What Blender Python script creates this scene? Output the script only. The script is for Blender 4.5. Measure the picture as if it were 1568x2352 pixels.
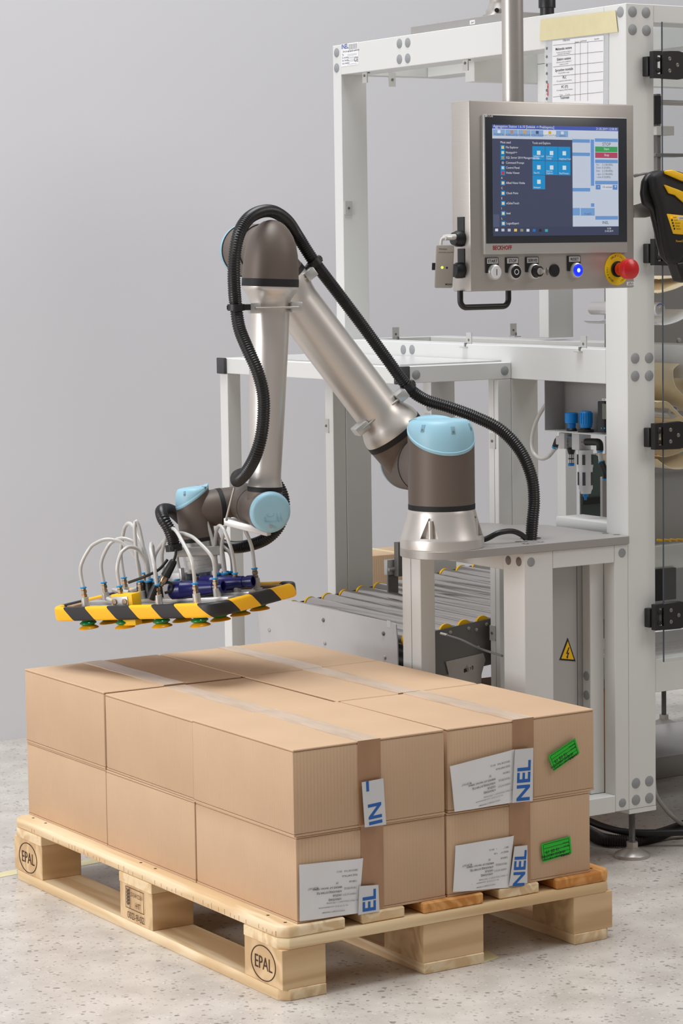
import bpy, bmesh, math, random
from mathutils import Vector, Matrix
random.seed(7)
for o_ in list(bpy.data.objects): bpy.data.objects.remove(o_)
SC = bpy.context.scene
COL = SC.collection
def V(*a): return Vector(a if len(a) > 1 else a[0])
R_ = math.radians
# ------------------------------------------------------------------ camera
CAM = V(-2.41092, -4.06233, 1.41631)
FPX, SHP = 5817.428, 59.62
ROT = Matrix(((0.84517125, -0.53430392, -0.01431351), (0.06033306, 0.06875914, 0.99580726), (-0.53107954, -0.84249125, 0.09034944)))
cd = bpy.data.cameras.new('camera'); cam = bpy.data.objects.new('camera', cd); COL.objects.link(cam)
cam.matrix_world = Matrix.Translation(CAM) @ ROT.transposed().to_4x4()
cd.sensor_fit = 'VERTICAL'; cd.sensor_height = 36.0; cd.sensor_width = 24.0
cd.lens = FPX / 2352 * 36; cd.shift_y = -SHP / 2352; cd.clip_start = .1; cd.clip_end = 100
SC.camera = cam
# ------------------------------------------------------------------ world and lights
w = bpy.data.worlds.new('hall'); SC.world = w; w.use_nodes = True
w.node_tree.nodes['Background'].inputs[0].default_value = (1, .965, .945, 1)
w.node_tree.nodes['Background'].inputs[1].default_value = .18
def area(name, loc, target, sx, sy, power, col=(1, 1, 1)):
    l = bpy.data.lights.new(name, 'AREA'); l.shape = 'RECTANGLE'; l.size = sx; l.size_y = sy; l.energy = power; l.color = col
    o = bpy.data.objects.new(name, l); COL.objects.link(o); o.location = loc
    o.rotation_euler = (Vector(target) - Vector(loc)).to_track_quat('-Z', 'Y').to_euler()
    return o
area('softbox_side', (-6.4, .5, 2.1), (.4, 1.2, .8), 3.0, 2.6, 245, (1, .99, 1))
area('ceiling_lamp', (-.4, .4, 9.0), (-.1, .6, 0), 4.5, 4.5, 770, (.93, .975, 1))
area('ceiling_lamp', (2.5, -1.7, 3.2), (1.25, .5, 1.1), 1.5, 1.5, 31, (1, .95, .91))
SC.view_settings.view_transform = 'Standard'; SC.view_settings.look = 'None'
SC.view_settings.gamma = 1; SC.view_settings.use_curve_mapping = False
SC.view_settings.exposure = -0.06
# ------------------------------------------------------------------ pixel helpers (1568 x 2352 frame)
def ray(x, y):
    return (ROT.transposed() @ Vector(((x - 784) / FPX, -(y - 1176 + SHP) / FPX, -1))).normalized()
def at(x, y, D):
    d = ray(x, y); return CAM + d * (D / math.hypot(d.x, d.y))
def onpl(x, y, p, n):
    d = ray(x, y); return CAM + d * ((Vector(p) - CAM).dot(n) / d.dot(n))
def PX(x, y, X): return onpl(x, y, (X, 0, 0), V(1, 0, 0))
def PY(x, y, Y): return onpl(x, y, (0, Y, 0), V(0, 1, 0))
def PZ(x, y, Z): return onpl(x, y, (0, 0, Z), V(0, 0, 1))
# ------------------------------------------------------------------ materials
def srgb(r, g, b):
    f = lambda c: (c / 255 / 12.92) if c <= 10 else ((c / 255 + .055) / 1.055) ** 2.4
    return (f(r), f(g), f(b), 1)
MATS = {}
def mat(name, col, rough=.5, metal=0., noise=0., nscale=20., bump=0., bscale=200., stretch=None, spec=None, trans=0., alpha=1., emit=None, coat=0., ior=None):
    if name in MATS: return MATS[name]
    m = bpy.data.materials.new(name); MATS[name] = m; m.use_nodes = True
    nt = m.node_tree; b = nt.nodes['Principled BSDF']
    c = srgb(*col) if max(col) > 1.001 else (*col, 1)
    b.inputs['Base Color'].default_value = c; b.inputs['Roughness'].default_value = rough; b.inputs['Metallic'].default_value = metal
    if spec is not None: b.inputs['Specular IOR Level'].default_value = spec
    if trans: b.inputs['Transmission Weight'].default_value = trans
    if ior: b.inputs['IOR'].default_value = ior
    if alpha < 1: b.inputs['Alpha'].default_value = alpha
    if coat: b.inputs['Coat Weight'].default_value = coat
    if emit: b.inputs['Emission Color'].default_value = c; b.inputs['Emission Strength'].default_value = emit
    if noise or bump:
        tc = nt.nodes.new('ShaderNodeTexCoord'); mp = nt.nodes.new('ShaderNodeMapping'); nt.links.new(tc.outputs['Object'], mp.inputs[0])
        if stretch: mp.inputs['Scale'].default_value = stretch
        if noise:
            n = nt.nodes.new('ShaderNodeTexNoise'); n.inputs['Scale'].default_value = nscale; n.inputs['Detail'].default_value = 4
            nt.links.new(mp.outputs[0], n.inputs[0])
            mx = nt.nodes.new('ShaderNodeMix'); mx.data_type = 'RGBA'; mx.blend_type = 'MULTIPLY'; mx.inputs[0].default_value = 1
            cr = nt.nodes.new('ShaderNodeValToRGB'); cr.color_ramp.elements[0].position = .3; cr.color_ramp.elements[1].position = .7
            lo = 1 - noise; cr.color_ramp.elements[0].color = (lo, lo, lo, 1); cr.color_ramp.elements[1].color = (1, 1, 1, 1)
            nt.links.new(n.outputs[0], cr.inputs[0]); mx.inputs[6].default_value = c
            nt.links.new(cr.outputs[0], mx.inputs[7]); nt.links.new(mx.outputs[2], b.inputs['Base Color'])
        if bump:
            n2 = nt.nodes.new('ShaderNodeTexNoise'); n2.inputs['Scale'].default_value = bscale; nt.links.new(mp.outputs[0], n2.inputs[0])
            bp = nt.nodes.new('ShaderNodeBump'); bp.inputs['Strength'].default_value = bump; bp.inputs['Distance'].default_value = .002
            nt.links.new(n2.outputs[0], bp.inputs['Height']); nt.links.new(bp.outputs[0], b.inputs['Normal'])
    return m
def wood(name, c1, c2, axis='Y', scale=9., rough=.65, mul=26):
    m = bpy.data.materials.new(name); MATS[name] = m; m.use_nodes = True; nt = m.node_tree; b = nt.nodes['Principled BSDF']
    b.inputs['Roughness'].default_value = rough
    tc = nt.nodes.new('ShaderNodeTexCoord'); oi = nt.nodes.new('ShaderNodeObjectInfo')
    ad = nt.nodes.new('ShaderNodeVectorMath'); ad.operation = 'ADD'; sc_ = nt.nodes.new('ShaderNodeVectorMath'); sc_.operation = 'SCALE'; sc_.inputs['Scale'].default_value = 7.
    cx = nt.nodes.new('ShaderNodeCombineXYZ')
    for i in range(3): nt.links.new(oi.outputs['Random'], cx.inputs[i])
    nt.links.new(cx.outputs[0], sc_.inputs[0]); nt.links.new(tc.outputs['Object'], ad.inputs[0]); nt.links.new(sc_.outputs[0], ad.inputs[1])
    mp = nt.nodes.new('ShaderNodeMapping'); s = [scale * 1.7] * 3; s['XYZ'.index(axis)] = scale * .12; mp.inputs['Scale'].default_value = s
    nt.links.new(ad.outputs[0], mp.inputs[0])
    n = nt.nodes.new('ShaderNodeTexNoise'); n.inputs['Scale'].default_value = 1.0; n.inputs['Detail'].default_value = 3; n.inputs['Distortion'].default_value = .6
    nt.links.new(mp.outputs[0], n.inputs[0])
    wv = nt.nodes.new('ShaderNodeMath'); wv.operation = 'MULTIPLY'; wv.inputs[1].default_value = mul; nt.links.new(n.outputs[0], wv.inputs[0])
    sn = nt.nodes.new('ShaderNodeMath'); sn.operation = 'SINE'; nt.links.new(wv.outputs[0], sn.inputs[0])
    cr = nt.nodes.new('ShaderNodeValToRGB'); cr.color_ramp.elements[0].position = .1; cr.color_ramp.elements[0].color = srgb(*c1); cr.color_ramp.elements[1].color = srgb(*c2)
    mr = nt.nodes.new('ShaderNodeMapRange'); mr.inputs[1].default_value = -1; mr.inputs[2].default_value = 1; nt.links.new(sn.outputs[0], mr.inputs[0]); nt.links.new(mr.outputs[0], cr.inputs[0])
    nt.links.new(cr.outputs[0], b.inputs['Base Color'])
    return m
def cardboard(name, base):
    m = bpy.data.materials.new(name); MATS[name] = m; m.use_nodes = True; nt = m.node_tree; b = nt.nodes['Principled BSDF']
    b.inputs['Roughness'].default_value = .75; b.inputs['Specular IOR Level'].default_value = .25
    tc = nt.nodes.new('ShaderNodeTexCoord'); g = nt.nodes.new('ShaderNodeNewGeometry')
    sp = nt.nodes.new('ShaderNodeSeparateXYZ'); nt.links.new(tc.outputs['Object'], sp.inputs[0])
    ad = nt.nodes.new('ShaderNodeMath'); ad.operation = 'ADD'; nt.links.new(sp.outputs[0], ad.inputs[0]); nt.links.new(sp.outputs[1], ad.inputs[1])
    ml = nt.nodes.new('ShaderNodeMath'); ml.operation = 'MULTIPLY'; ml.inputs[1].default_value = 2 * math.pi / .0075; nt.links.new(ad.outputs[0], ml.inputs[0])
    sn = nt.nodes.new('ShaderNodeMath'); sn.operation = 'SINE'; nt.links.new(ml.outputs[0], sn.inputs[0])
    ns = nt.nodes.new('ShaderNodeSeparateXYZ'); nt.links.new(g.outputs['Normal'], ns.inputs[0])
    ab = nt.nodes.new('ShaderNodeMath'); ab.operation = 'ABSOLUTE'; nt.links.new(ns.outputs[2], ab.inputs[0])
    iv = nt.nodes.new('ShaderNodeMath'); iv.operation = 'SUBTRACT'; iv.inputs[0].default_value = 1; nt.links.new(ab.outputs[0], iv.inputs[1])
    mu = nt.nodes.new('ShaderNodeMath'); mu.operation = 'MULTIPLY'; nt.links.new(sn.outputs[0], mu.inputs[0]); nt.links.new(iv.outputs[0], mu.inputs[1])
    bp = nt.nodes.new('ShaderNodeBump'); bp.inputs['Strength'].default_value = .2; bp.inputs['Distance'].default_value = .0006
    nt.links.new(mu.outputs[0], bp.inputs['Height']); nt.links.new(bp.outputs[0], b.inputs['Normal'])
    n = nt.nodes.new('ShaderNodeTexNoise'); n.inputs['Scale'].default_value = 7; n.inputs['Detail'].default_value = 6; nt.links.new(tc.outputs['Object'], n.inputs[0])
    cr = nt.nodes.new('ShaderNodeValToRGB'); c = srgb(*base); k = .93
    cr.color_ramp.elements[0].position = .3; cr.color_ramp.elements[1].position = .7
    cr.color_ramp.elements[0].color = (c[0] * k, c[1] * k, c[2] * k, 1); cr.color_ramp.elements[1].color = c
    nt.links.new(n.outputs[0], cr.inputs[0])
    mc = nt.nodes.new('ShaderNodeMath'); mc.operation = 'MULTIPLY_ADD'; mc.inputs[1].default_value = .014; mc.inputs[2].default_value = .98; nt.links.new(mu.outputs[0], mc.inputs[0])
    mx = nt.nodes.new('ShaderNodeVectorMath'); mx.operation = 'SCALE'; nt.links.new(cr.outputs[0], mx.inputs[0]); nt.links.new(mc.outputs[0], mx.inputs['Scale'])
    nt.links.new(mx.outputs[0], b.inputs['Base Color'])
    return m
def terrazzo():
    m = bpy.data.materials.new('terrazzo'); m.use_nodes = True; nt = m.node_tree; b = nt.nodes['Principled BSDF']
    b.inputs['Roughness'].default_value = .32; b.inputs['Specular IOR Level'].default_value = .45
    tc = nt.nodes.new('ShaderNodeTexCoord')
    n = nt.nodes.new('ShaderNodeTexNoise'); n.inputs['Scale'].default_value = 9; n.inputs['Detail'].default_value = 8; nt.links.new(tc.outputs['Object'], n.inputs[0])
    cr = nt.nodes.new('ShaderNodeValToRGB'); cr.color_ramp.elements[0].position = .35; cr.color_ramp.elements[1].position = .65
    cr.color_ramp.elements[0].color = srgb(186, 178, 170); cr.color_ramp.elements[1].color = srgb(206, 199, 191); nt.links.new(n.outputs[0], cr.inputs[0])
    cur = cr.outputs[0]
    dn = nt.nodes.new('ShaderNodeTexNoise'); dn.inputs['Scale'].default_value = 60; nt.links.new(tc.outputs['Object'], dn.inputs[0])
    dm = nt.nodes.new('ShaderNodeVectorMath'); dm.operation = 'MULTIPLY_ADD'; dm.inputs[1].default_value = (.012,) * 3; nt.links.new(dn.outputs[1], dm.inputs[0]); nt.links.new(tc.outputs['Object'], dm.inputs[2])
    for sc_, dist, frac, col, off in ((75, .34, .42, (120, 113, 108), 0), (130, .33, .5, (150, 142, 136), 3), (55, .27, .16, (86, 82, 80), 8), (110, .3, .25, (222, 216, 209), 5)):
        vm = nt.nodes.new('ShaderNodeVectorMath'); vm.operation = 'ADD'; vm.inputs[1].default_value = (off, off * .7, 0); nt.links.new(dm.outputs[0], vm.inputs[0])
        vo = nt.nodes.new('ShaderNodeTexVoronoi'); vo.inputs['Scale'].default_value = sc_; nt.links.new(vm.outputs[0], vo.inputs[0])
        sp = nt.nodes.new('ShaderNodeSeparateColor'); nt.links.new(vo.outputs['Color'], sp.inputs[0])
        l1 = nt.nodes.new('ShaderNodeMath'); l1.operation = 'LESS_THAN'; l1.inputs[1].default_value = frac; nt.links.new(sp.outputs[0], l1.inputs[0])
        th = nt.nodes.new('ShaderNodeMath'); th.operation = 'MULTIPLY'; th.inputs[1].default_value = dist * 1.25; nt.links.new(sp.outputs[1], th.inputs[0])
        l2 = nt.nodes.new('ShaderNodeMath'); l2.operation = 'LESS_THAN'; nt.links.new(vo.outputs['Distance'], l2.inputs[0]); nt.links.new(th.outputs[0], l2.inputs[1])
        an = nt.nodes.new('ShaderNodeMath'); an.operation = 'MULTIPLY'; nt.links.new(l1.outputs[0], an.inputs[0]); nt.links.new(l2.outputs[0], an.inputs[1])
        mx = nt.nodes.new('ShaderNodeMix'); mx.data_type = 'RGBA'; mx.inputs[7].default_value = srgb(*col)
        sc2 = nt.nodes.new('ShaderNodeMath'); sc2.operation = 'MULTIPLY'; sc2.inputs[1].default_value = .6; nt.links.new(an.outputs[0], sc2.inputs[0])
        nt.links.new(sc2.outputs[0], mx.inputs[0]); nt.links.new(cur, mx.inputs[6]); cur = mx.outputs[2]
    nt.links.new(cur, b.inputs['Base Color'])
    return m
def striped(name):
    m = bpy.data.materials.new(name); m.use_nodes = True; nt = m.node_tree; b = nt.nodes['Principled BSDF']
    b.inputs['Roughness'].default_value = .42
    at_ = nt.nodes.new('ShaderNodeAttribute'); at_.attribute_name = 'stripe'
    fr = nt.nodes.new('ShaderNodeMath'); fr.operation = 'FRACT'; nt.links.new(at_.outputs['Fac'], fr.inputs[0])
    g = nt.nodes.new('ShaderNodeMath'); g.operation = 'GREATER_THAN'; g.inputs[1].default_value = .5; nt.links.new(fr.outputs[0], g.inputs[0])
    mx = nt.nodes.new('ShaderNodeMix'); mx.data_type = 'RGBA'; mx.inputs[6].default_value = srgb(255, 190, 0); mx.inputs[7].default_value = srgb(34, 31, 32)
    nt.links.new(g.outputs[0], mx.inputs[0]); nt.links.new(mx.outputs[2], b.inputs['Base Color'])
    n2 = nt.nodes.new('ShaderNodeTexNoise'); n2.inputs['Scale'].default_value = 260; bp = nt.nodes.new('ShaderNodeBump'); bp.inputs['Strength'].default_value = .25; bp.inputs['Distance'].default_value = .001
    nt.links.new(n2.outputs[0], bp.inputs['Height']); nt.links.new(bp.outputs[0], b.inputs['Normal'])
    return m
M_white = mat('white_profile', (222, 222, 219), .38, 0, bump=.04, bscale=60)
M_alu = mat('anodised_aluminium', (206, 205, 201), .34, .35)
M_cap = mat('grey_cover_cap', (150, 152, 154), .5)
M_dark = mat('dark_cap', (62, 62, 66), .5)
M_black = mat('black_plastic', (26, 25, 26), .42)
M_blackm = mat('black_matte', (22, 21, 22), .65)
M_ss = mat('brushed_steel', (186, 180, 174), .36, .5, noise=.06, nscale=30, stretch=(1, 1, 25), bump=.05, bscale=120)
M_ss2 = mat('roller_steel', (196, 192, 188), .2, .85)
M_plate = mat('sheet_steel', (206, 203, 202), .4, .35, noise=.08, nscale=6)
M_grey = mat('grey_sheet', (158, 155, 153), .5, .15)
M_gdark = mat('grey_steel', (122, 119, 116), .42, .5)
M_rgrey = mat('robot_grey', (104, 92, 84), .5, .2, bump=.03, bscale=500)
M_ralu = mat('robot_aluminium', (212, 206, 200), .36, .62)
M_blue = mat('pale_blue_cap', (150, 193, 210), .45)
M_alub = mat('turned_aluminium', (205, 203, 200), .32, .6)
M_brass = mat('nickel_fitting', (166, 146, 124), .25, 1.)
M_cyan = mat('blue_ring', (0, 150, 214), .4)
M_tube = mat('clear_tube', (204, 200, 195), .2, 0, spec=.6, coat=.3)
M_yel = mat('yellow_plastic', (250, 196, 0), .45)
M_cupy = mat('yellow_rubber', (242, 172, 8), .3)
M_cupg = mat('green_rubber', (6, 122, 62), .18, coat=.4)
M_navy = mat('navy_plastic', (22, 22, 92), .3)
M_paper = mat('white_paper', (232, 231, 232), .7)
M_ink = mat('grey_ink', (105, 103, 108), .8)
M_inkd = mat('dark_ink', (40, 38, 40), .8)
M_inkb = mat('blue_ink', (24, 96, 178), .5)
M_tape = mat('brown_tape', (176, 133, 98), .22, 0, noise=.12, nscale=12, stretch=(3, 1, 1), spec=.6)
M_tapew = mat('white_tape', (214, 214, 216), .3)
M_tapes = mat('worn_tape', (216, 190, 166), .3, 0, noise=.22, nscale=26, stretch=(3, .5, 1))
M_mask = mat('masking_tape', (221, 211, 168), .6, 0, noise=.06, nscale=30)
M_green = mat('green_label', (30, 190, 38), .5)
M_card = cardboard('cardboard', (208, 175, 143))
M_cardd = mat('cardboard_edge', (128, 92, 62), .8)
M_w1 = wood('pine', (222, 190, 146), (242, 219, 182), 'Y')
M_w1x = wood('pine_cross', (220, 186, 140), (238, 213, 172), 'X')
M_wend = wood('pine_block', (205, 170, 126), (226, 194, 150), 'X', 3.5, mul=55)
M_wo = wood('pine_amber', (196, 128, 58), (224, 164, 96), 'Y')
M_burn = mat('burnt_mark', (70, 42, 26), .8)
M_floor = terrazzo()
M_wall = mat('lilac_white_wall', (226, 225, 229), .85, 0)
M_cream = mat('cream_film', (240, 222, 186), .4)
M_red = mat('red_plastic', (206, 28, 30), .3, coat=.3)
M_yelb = mat('yellow_plate', (244, 206, 0), .5)
M_stripe = striped('hazard_stripe')
def glassmat():
    m = bpy.data.materials.new('acrylic'); m.use_nodes = True; nt = m.node_tree; b = nt.nodes['Principled BSDF']
    tr = nt.nodes.new('ShaderNodeBsdfTransparent'); tr.inputs[0].default_value = (.96, .97, .97, 1); gl = nt.nodes.new('ShaderNodeBsdfGlossy'); gl.inputs['Roughness'].default_value = .03
    mx = nt.nodes.new('ShaderNodeMixShader'); mx.inputs[0].default_value = .06
    nt.links.new(tr.outputs[0], mx.inputs[1]); nt.links.new(gl.outputs[0], mx.inputs[2]); nt.links.new(mx.outputs[0], nt.nodes['Material Output'].inputs[0])
    return m
M_glass = glassmat()
def emis(name, col, st=1.): return mat(name, col, .3, emit=st, spec=.2)
# ------------------------------------------------------------------ mesh builder
def basis(axis, xdir=None):
    z = Vector(axis).normalized()
    x = Vector(xdir) if xdir is not None else (V(0, 0, 1) if abs(z.z) < .9 else V(1, 0, 0))
    x = (x - z * x.dot(z)).normalized(); return x, z.cross(x), z
class MB:
    def __init__(s): s.v = []; s.f = []; s.attr = None
    def add(s, v, f):
        n = len(s.v); s.v += [Vector(p) for p in v]; s.f += [[i + n for i in q] for q in f]; return s
    def box(s, x0, x1, y0, y1, z0, z1):
        return s.hexa([(x0, y0, z0), (x1, y0, z0), (x1, y1, z0), (x0, y1, z0), (x0, y0, z1), (x1, y0, z1), (x1, y1, z1), (x0, y1, z1)])
    def hexa(s, p): return s.add(p, [(3, 2, 1, 0), (4, 5, 6, 7), (0, 1, 5, 4), (1, 2, 6, 5), (2, 3, 7, 6), (3, 0, 4, 7)])
    def obox(s, c, ax, ay, az, hx, hy, hz):
        c = Vector(c); ax, ay, az = Vector(ax), Vector(ay), Vector(az)
        q = [c + ax * (hx * i) + ay * (hy * j) + az * (hz * k) for k in (-1, 1) for i, j in ((-1, -1), (1, -1), (1, 1), (-1, 1))]
        return s.hexa(q)
    def bbox(s, c, ax, ay, az, hx, hy, hz, bv):
        t = MB().obox(c, ax, ay, az, hx, hy, hz); return s.bev(t, bv)
    def bev(s, t, bv, seg=2):
        bm = bmesh.new(); vs = [bm.verts.new(p) for p in t.v]
        for q in t.f: bm.faces.new([vs[i] for i in q])
        bmesh.ops.recalc_face_normals(bm, faces=bm.faces)
        bmesh.ops.bevel(bm, geom=bm.edges[:], offset=bv, segments=seg, affect='EDGES', profile=.5)
        bm.verts.index_update(); s.add([v.co.copy() for v in bm.verts], [[v.index for v in q.verts] for q in bm.faces]); bm.free(); return s
    def rbox(s, x0, x1, y0, y1, z0, z1, bv=.003, seg=2): return s.bev(MB().box(x0, x1, y0, y1, z0, z1), bv, seg)
    def cyl(s, p0, p1, r0, r1=None, n=24, cap=True):
        p0, p1 = Vector(p0), Vector(p1); r1 = r0 if r1 is None else r1
        return s.lathe(p0, p1 - p0, [(0, r0), ((p1 - p0).length, r1)], n, cap=cap)
    def lathe(s, o, axis, prof, n=32, sx=1., sy=1., xdir=None, cap=True):
        o = Vector(o); x, y, z = basis(axis, xdir); vs = []; fs = []
        for h, r in prof:
            for k in range(n):
                t = 2 * math.pi * k / n; vs.append(o + z * h + x * (r * sx * math.cos(t)) + y * (r * sy * math.sin(t)))
        for i in range(len(prof) - 1):
            for k in range(n):
                a, b = i * n + k, i * n + (k + 1) % n; fs.append((a, b, b + n, a + n))
        if cap:
            if prof[0][1] > 1e-6: fs.append(tuple(range(n - 1, -1, -1)))
            if prof[-1][1] > 1e-6: fs.append(tuple((len(prof) - 1) * n + k for k in range(n)))
        return s.add(vs, fs)
    def tube(s, pts, r, n=12, closed=False, cap=True):
        pts = [Vector(p) for p in pts]; N = len(pts); rf = r if callable(r) else (lambda i: r)
        vs = []; fs = []; prev = None
        for i, p in enumerate(pts):
            a = pts[(i - 1) % N] if (closed or i > 0) else p; b = pts[(i + 1) % N] if (closed or i < N - 1) else p
            t = (b - a).normalized()
            if prev is None: x, y, _ = basis(t)
            else:
                x = prev - t * prev.dot(t); x.normalize(); y = t.cross(x)
            prev = x
            for k in range(n):
                q = 2 * math.pi * k / n; vs.append(p + (x * math.cos(q) + y * math.sin(q)) * rf(i))
        for i in range(N if closed else N - 1):
            for k in range(n):
                j = (i + 1) % N; fs.append((i * n + k, i * n + (k + 1) % n, j * n + (k + 1) % n, j * n + k))
        if cap and not closed:
            fs.append(tuple(range(n - 1, -1, -1))); fs.append(tuple((N - 1) * n + k for k in range(n)))
        return s.add(vs, fs)
    def prism(s, poly, vec):
        poly = [Vector(p) for p in poly]; vec = Vector(vec); n = len(poly)
        nn = sum(((poly[i] - poly[0]).cross(poly[(i + 1) % n] - poly[0]) for i in range(n)), Vector())
        if nn.dot(vec) < 0: poly = poly[::-1]
        return s.add(poly + [p + vec for p in poly], [tuple(range(n - 1, -1, -1)), tuple(range(n, 2 * n))] + [(i, (i + 1) % n, (i + 1) % n + n, i + n) for i in range(n)])
    def build(s, name, m, parent=None, origin=None, sharp=35):
        me = bpy.data.meshes.new(name)
        org = ORG[parent.name] if parent else (Vector(origin) if origin is not None else Vector((sum(p.x for p in s.v) / len(s.v), sum(p.y for p in s.v) / len(s.v), min(p.z for p in s.v))))
        me.from_pydata([p - org for p in s.v], [], s.f); me.validate()
        if s.attr:
            at_ = me.attributes.new('stripe', 'FLOAT', 'POINT'); at_.data.foreach_set('value', s.attr)
        me.polygons.foreach_set('use_smooth', [True] * len(me.polygons)); me.set_sharp_from_angle(angle=math.radians(sharp))
        me.materials.append(m); o = bpy.data.objects.new(name, me); COL.objects.link(o)
        if parent: o.parent = parent
        else: o.location = org
        ORG[o.name] = org; return o
ORG = {}
def thing(name, label, cat, loc, group=None):
    o = bpy.data.objects.new(name, None); COL.objects.link(o); o.location = loc; o.empty_display_size = .05
    ORG[o.name] = Vector(loc); return tag(o, label, cat, group)
def tag(o, label, cat=None, group=None):
    o['label'] = label
    if cat: o['category'] = cat
    if group: o['group'] = group
    return o
def struct(o): o['kind'] = 'structure'; return o
def spline(pts, per=12, closed=False):
    pts = [Vector(p) for p in pts]; out = []; N = len(pts)
    for i in range(N if closed else N - 1):
        if closed: p0, p1, p2, p3 = pts[i - 1], pts[i], pts[(i + 1) % N], pts[(i + 2) % N]
        else: p0, p1, p2, p3 = pts[max(i - 1, 0)], pts[i], pts[i + 1], pts[min(i + 2, N - 1)]
        for k in range(per):
            t = k / per
            out.append(.5 * ((2 * p1) + (p2 - p0) * t + (2 * p0 - 5 * p1 + 4 * p2 - p3) * t * t + (3 * p1 - p0 - 3 * p2 + p3) * t ** 3))
    if not closed: out.append(pts[-1])
    return out
def resample(pts, step):
    out = [pts[0].copy()]; acc = 0.
    for a, b in zip(pts, pts[1:]):
        L = (b - a).length
        while acc + L >= step:
            a = a + (b - a) * ((step - acc) / L); out.append(a.copy()); L = (b - a).length; acc = 0.
            if L < 1e-9: break
        acc += L
    return out
def hose(pts, r, pitch=.0052, n=18, depth=.13):
    q = resample(spline(pts, 24), pitch / 4)
    return MB().tube(q, lambda i: r * (1 - depth) if i % 4 in (2, 3) else r, n)
class Pl:
    """a plane with its own axes, for flat print and things set into a face"""
    def __init__(s, o, xd, yd):
        s.o = Vector(o); s.x = Vector(xd).normalized(); s.y = Vector(yd).normalized(); s.n = s.x.cross(s.y)
    def p(s, x, y, h=0.): return s.o + s.x * x + s.y * y + s.n * h
    def px(s, x, y, h=0.):
        q = onpl(x, y, s.o + s.n * h, s.n) - s.o; return q.dot(s.x), q.dot(s.y)
    def rect(s, mb, x0, y0, x1, y1, h0, h1):
        x0, x1 = sorted((x0, x1)); y0, y1 = sorted((y0, y1))
        return mb.hexa([s.p(x0, y0, h0), s.p(x1, y0, h0), s.p(x1, y1, h0), s.p(x0, y1, h0), s.p(x0, y0, h1), s.p(x1, y0, h1), s.p(x1, y1, h1), s.p(x0, y1, h1)])
    def quad(s, mb, pts, h0, h1):
        return mb.prism([s.p(a, b, h0) for a, b in pts], s.n * (h1 - h0))
    def disc(s, mb, x, y, r, h0, h1, n=20, r1=None): return mb.cyl(s.p(x, y, h0), s.p(x, y, h1), r, r1, n)
TXT = {}
def glyphs(st, off=0.):
    k = (st, off)
    if k not in TXT:
        c = bpy.data.curves.new('t', 'FONT'); c.body = st; c.size = 1; c.resolution_u = 2; c.offset = off
        o = bpy.data.objects.new('t', c); me = bpy.data.meshes.new_from_object(o)
        TXT[k] = ([v.co.copy() for v in me.vertices], [list(p.vertices) for p in me.polygons])
        bpy.data.objects.remove(o); bpy.data.curves.remove(c); bpy.data.meshes.remove(me)
    return TXT[k]
def write(mb, pl, st, x, y, size, h=.0004, al='l', rot=0., bold=0., sx=1.):
    v, f = glyphs(st, bold * .42); bold = 0
    if not v: return mb
    w_ = max(p.x for p in v); ox = 0 if al == 'l' else (-w_ / 2 if al == 'c' else -w_); c, s_ = math.cos(rot), math.sin(rot)
    for dx in ([0, bold] if bold else [0]):
        vs = []
        for p in v:
            a, b = (p.x + ox + dx) * size * sx, p.y * size
            vs.append(pl.p(x + a * c - b * s_, y + a * s_ + b * c, h))
        mb.add(vs, f)
    return mb
X_, Y_, Z_ = V(1, 0, 0), V(0, 1, 0), V(0, 0, 1)
#==SETTING==
struct(MB().box(-7, 9, -8, 2.75, -.1, 0).build('floor', M_floor, origin=(0, 0, 0)))
struct(MB().box(-7, 9, 2.75, 2.9, -.1, 5).build('wall_back', M_wall, origin=(0, 2.75, 0)))
#==PALLET==
pal = thing('wooden_pallet', 'worn pine euro pallet on the terrazzo floor carrying twelve cartons', 'pallet', (.4, .6, 0))
def chamf(x0, x1, y0, y1, z0, z1, c=.018):
    """board or block whose outer pallet corners are cut off"""
    P = []
    for (x, y), (dx, dy) in (((x0, y0), (1, 1)), ((x1, y0), (-1, 1)), ((x1, y1), (-1, -1)), ((x0, y1), (1, -1))):
        if (x < .001 or x > .799) and (y < .001 or y > 1.199):
            q = [(x + dx * c, y), (x, y + dy * c)]
            if dx * dy > 0: q = q[::-1]
            P += q
        else: P.append((x, y))
    return MB().prism([(a, b, z0) for a, b in P], (0, 0, z1 - z0))
def bevprism(m_, bv=.0015): return MB().bev(m_, bv, 1)
YS = ((0, .145), (.5275, .6725), (1.055, 1.2)); XB = ((0, .1), (.3275, .4725), (.7, .8))
for i, (x0, x1) in enumerate(((0, .145), (.186, .286), (.3275, .4725), (.514, .614), (.655, .8))):
    b = bevprism(chamf(x0, x1, 0 if i % 2 == 0 else .004, 1.2, .1222, .144), .003).build('deck_board', M_w1 if i in (1, 3, 0) else M_wo, pal)
    nl = MB()
    for (ya, yb) in YS:
        for xx in (x0 + .03, x1 - .03):
            for dy in (.035, .1): nl.cyl((xx, ya + dy, .1438), (xx, ya + dy, .1444), .0035, n=8)
    nl.build('nails', M_burn, b)['kind'] = 'stuff'
mk = MB(); yy_ = .02
while yy_ < 1.18:
    if random.random() < .75: mk.box(-.0002, .0006, yy_, yy_ + .0014, .1245 + random.random() * .002, .131 + random.random() * .006)
    yy_ += random.uniform(.012, .03)
mk.build('saw_marks', mat('saw_mark', (176, 120, 66), .8), pal)['kind'] = 'stuff'
for (y0, y1) in YS: bevprism(chamf(0, .8, y0, y1, .1, .122)).build('stringer_board', M_w1x, pal)
for (x0, x1) in XB: bevprism(chamf(x0, x1, 0, 1.2, 0, .022)).build('bottom_board', M_w1, pal)
blocks = {}
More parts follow.
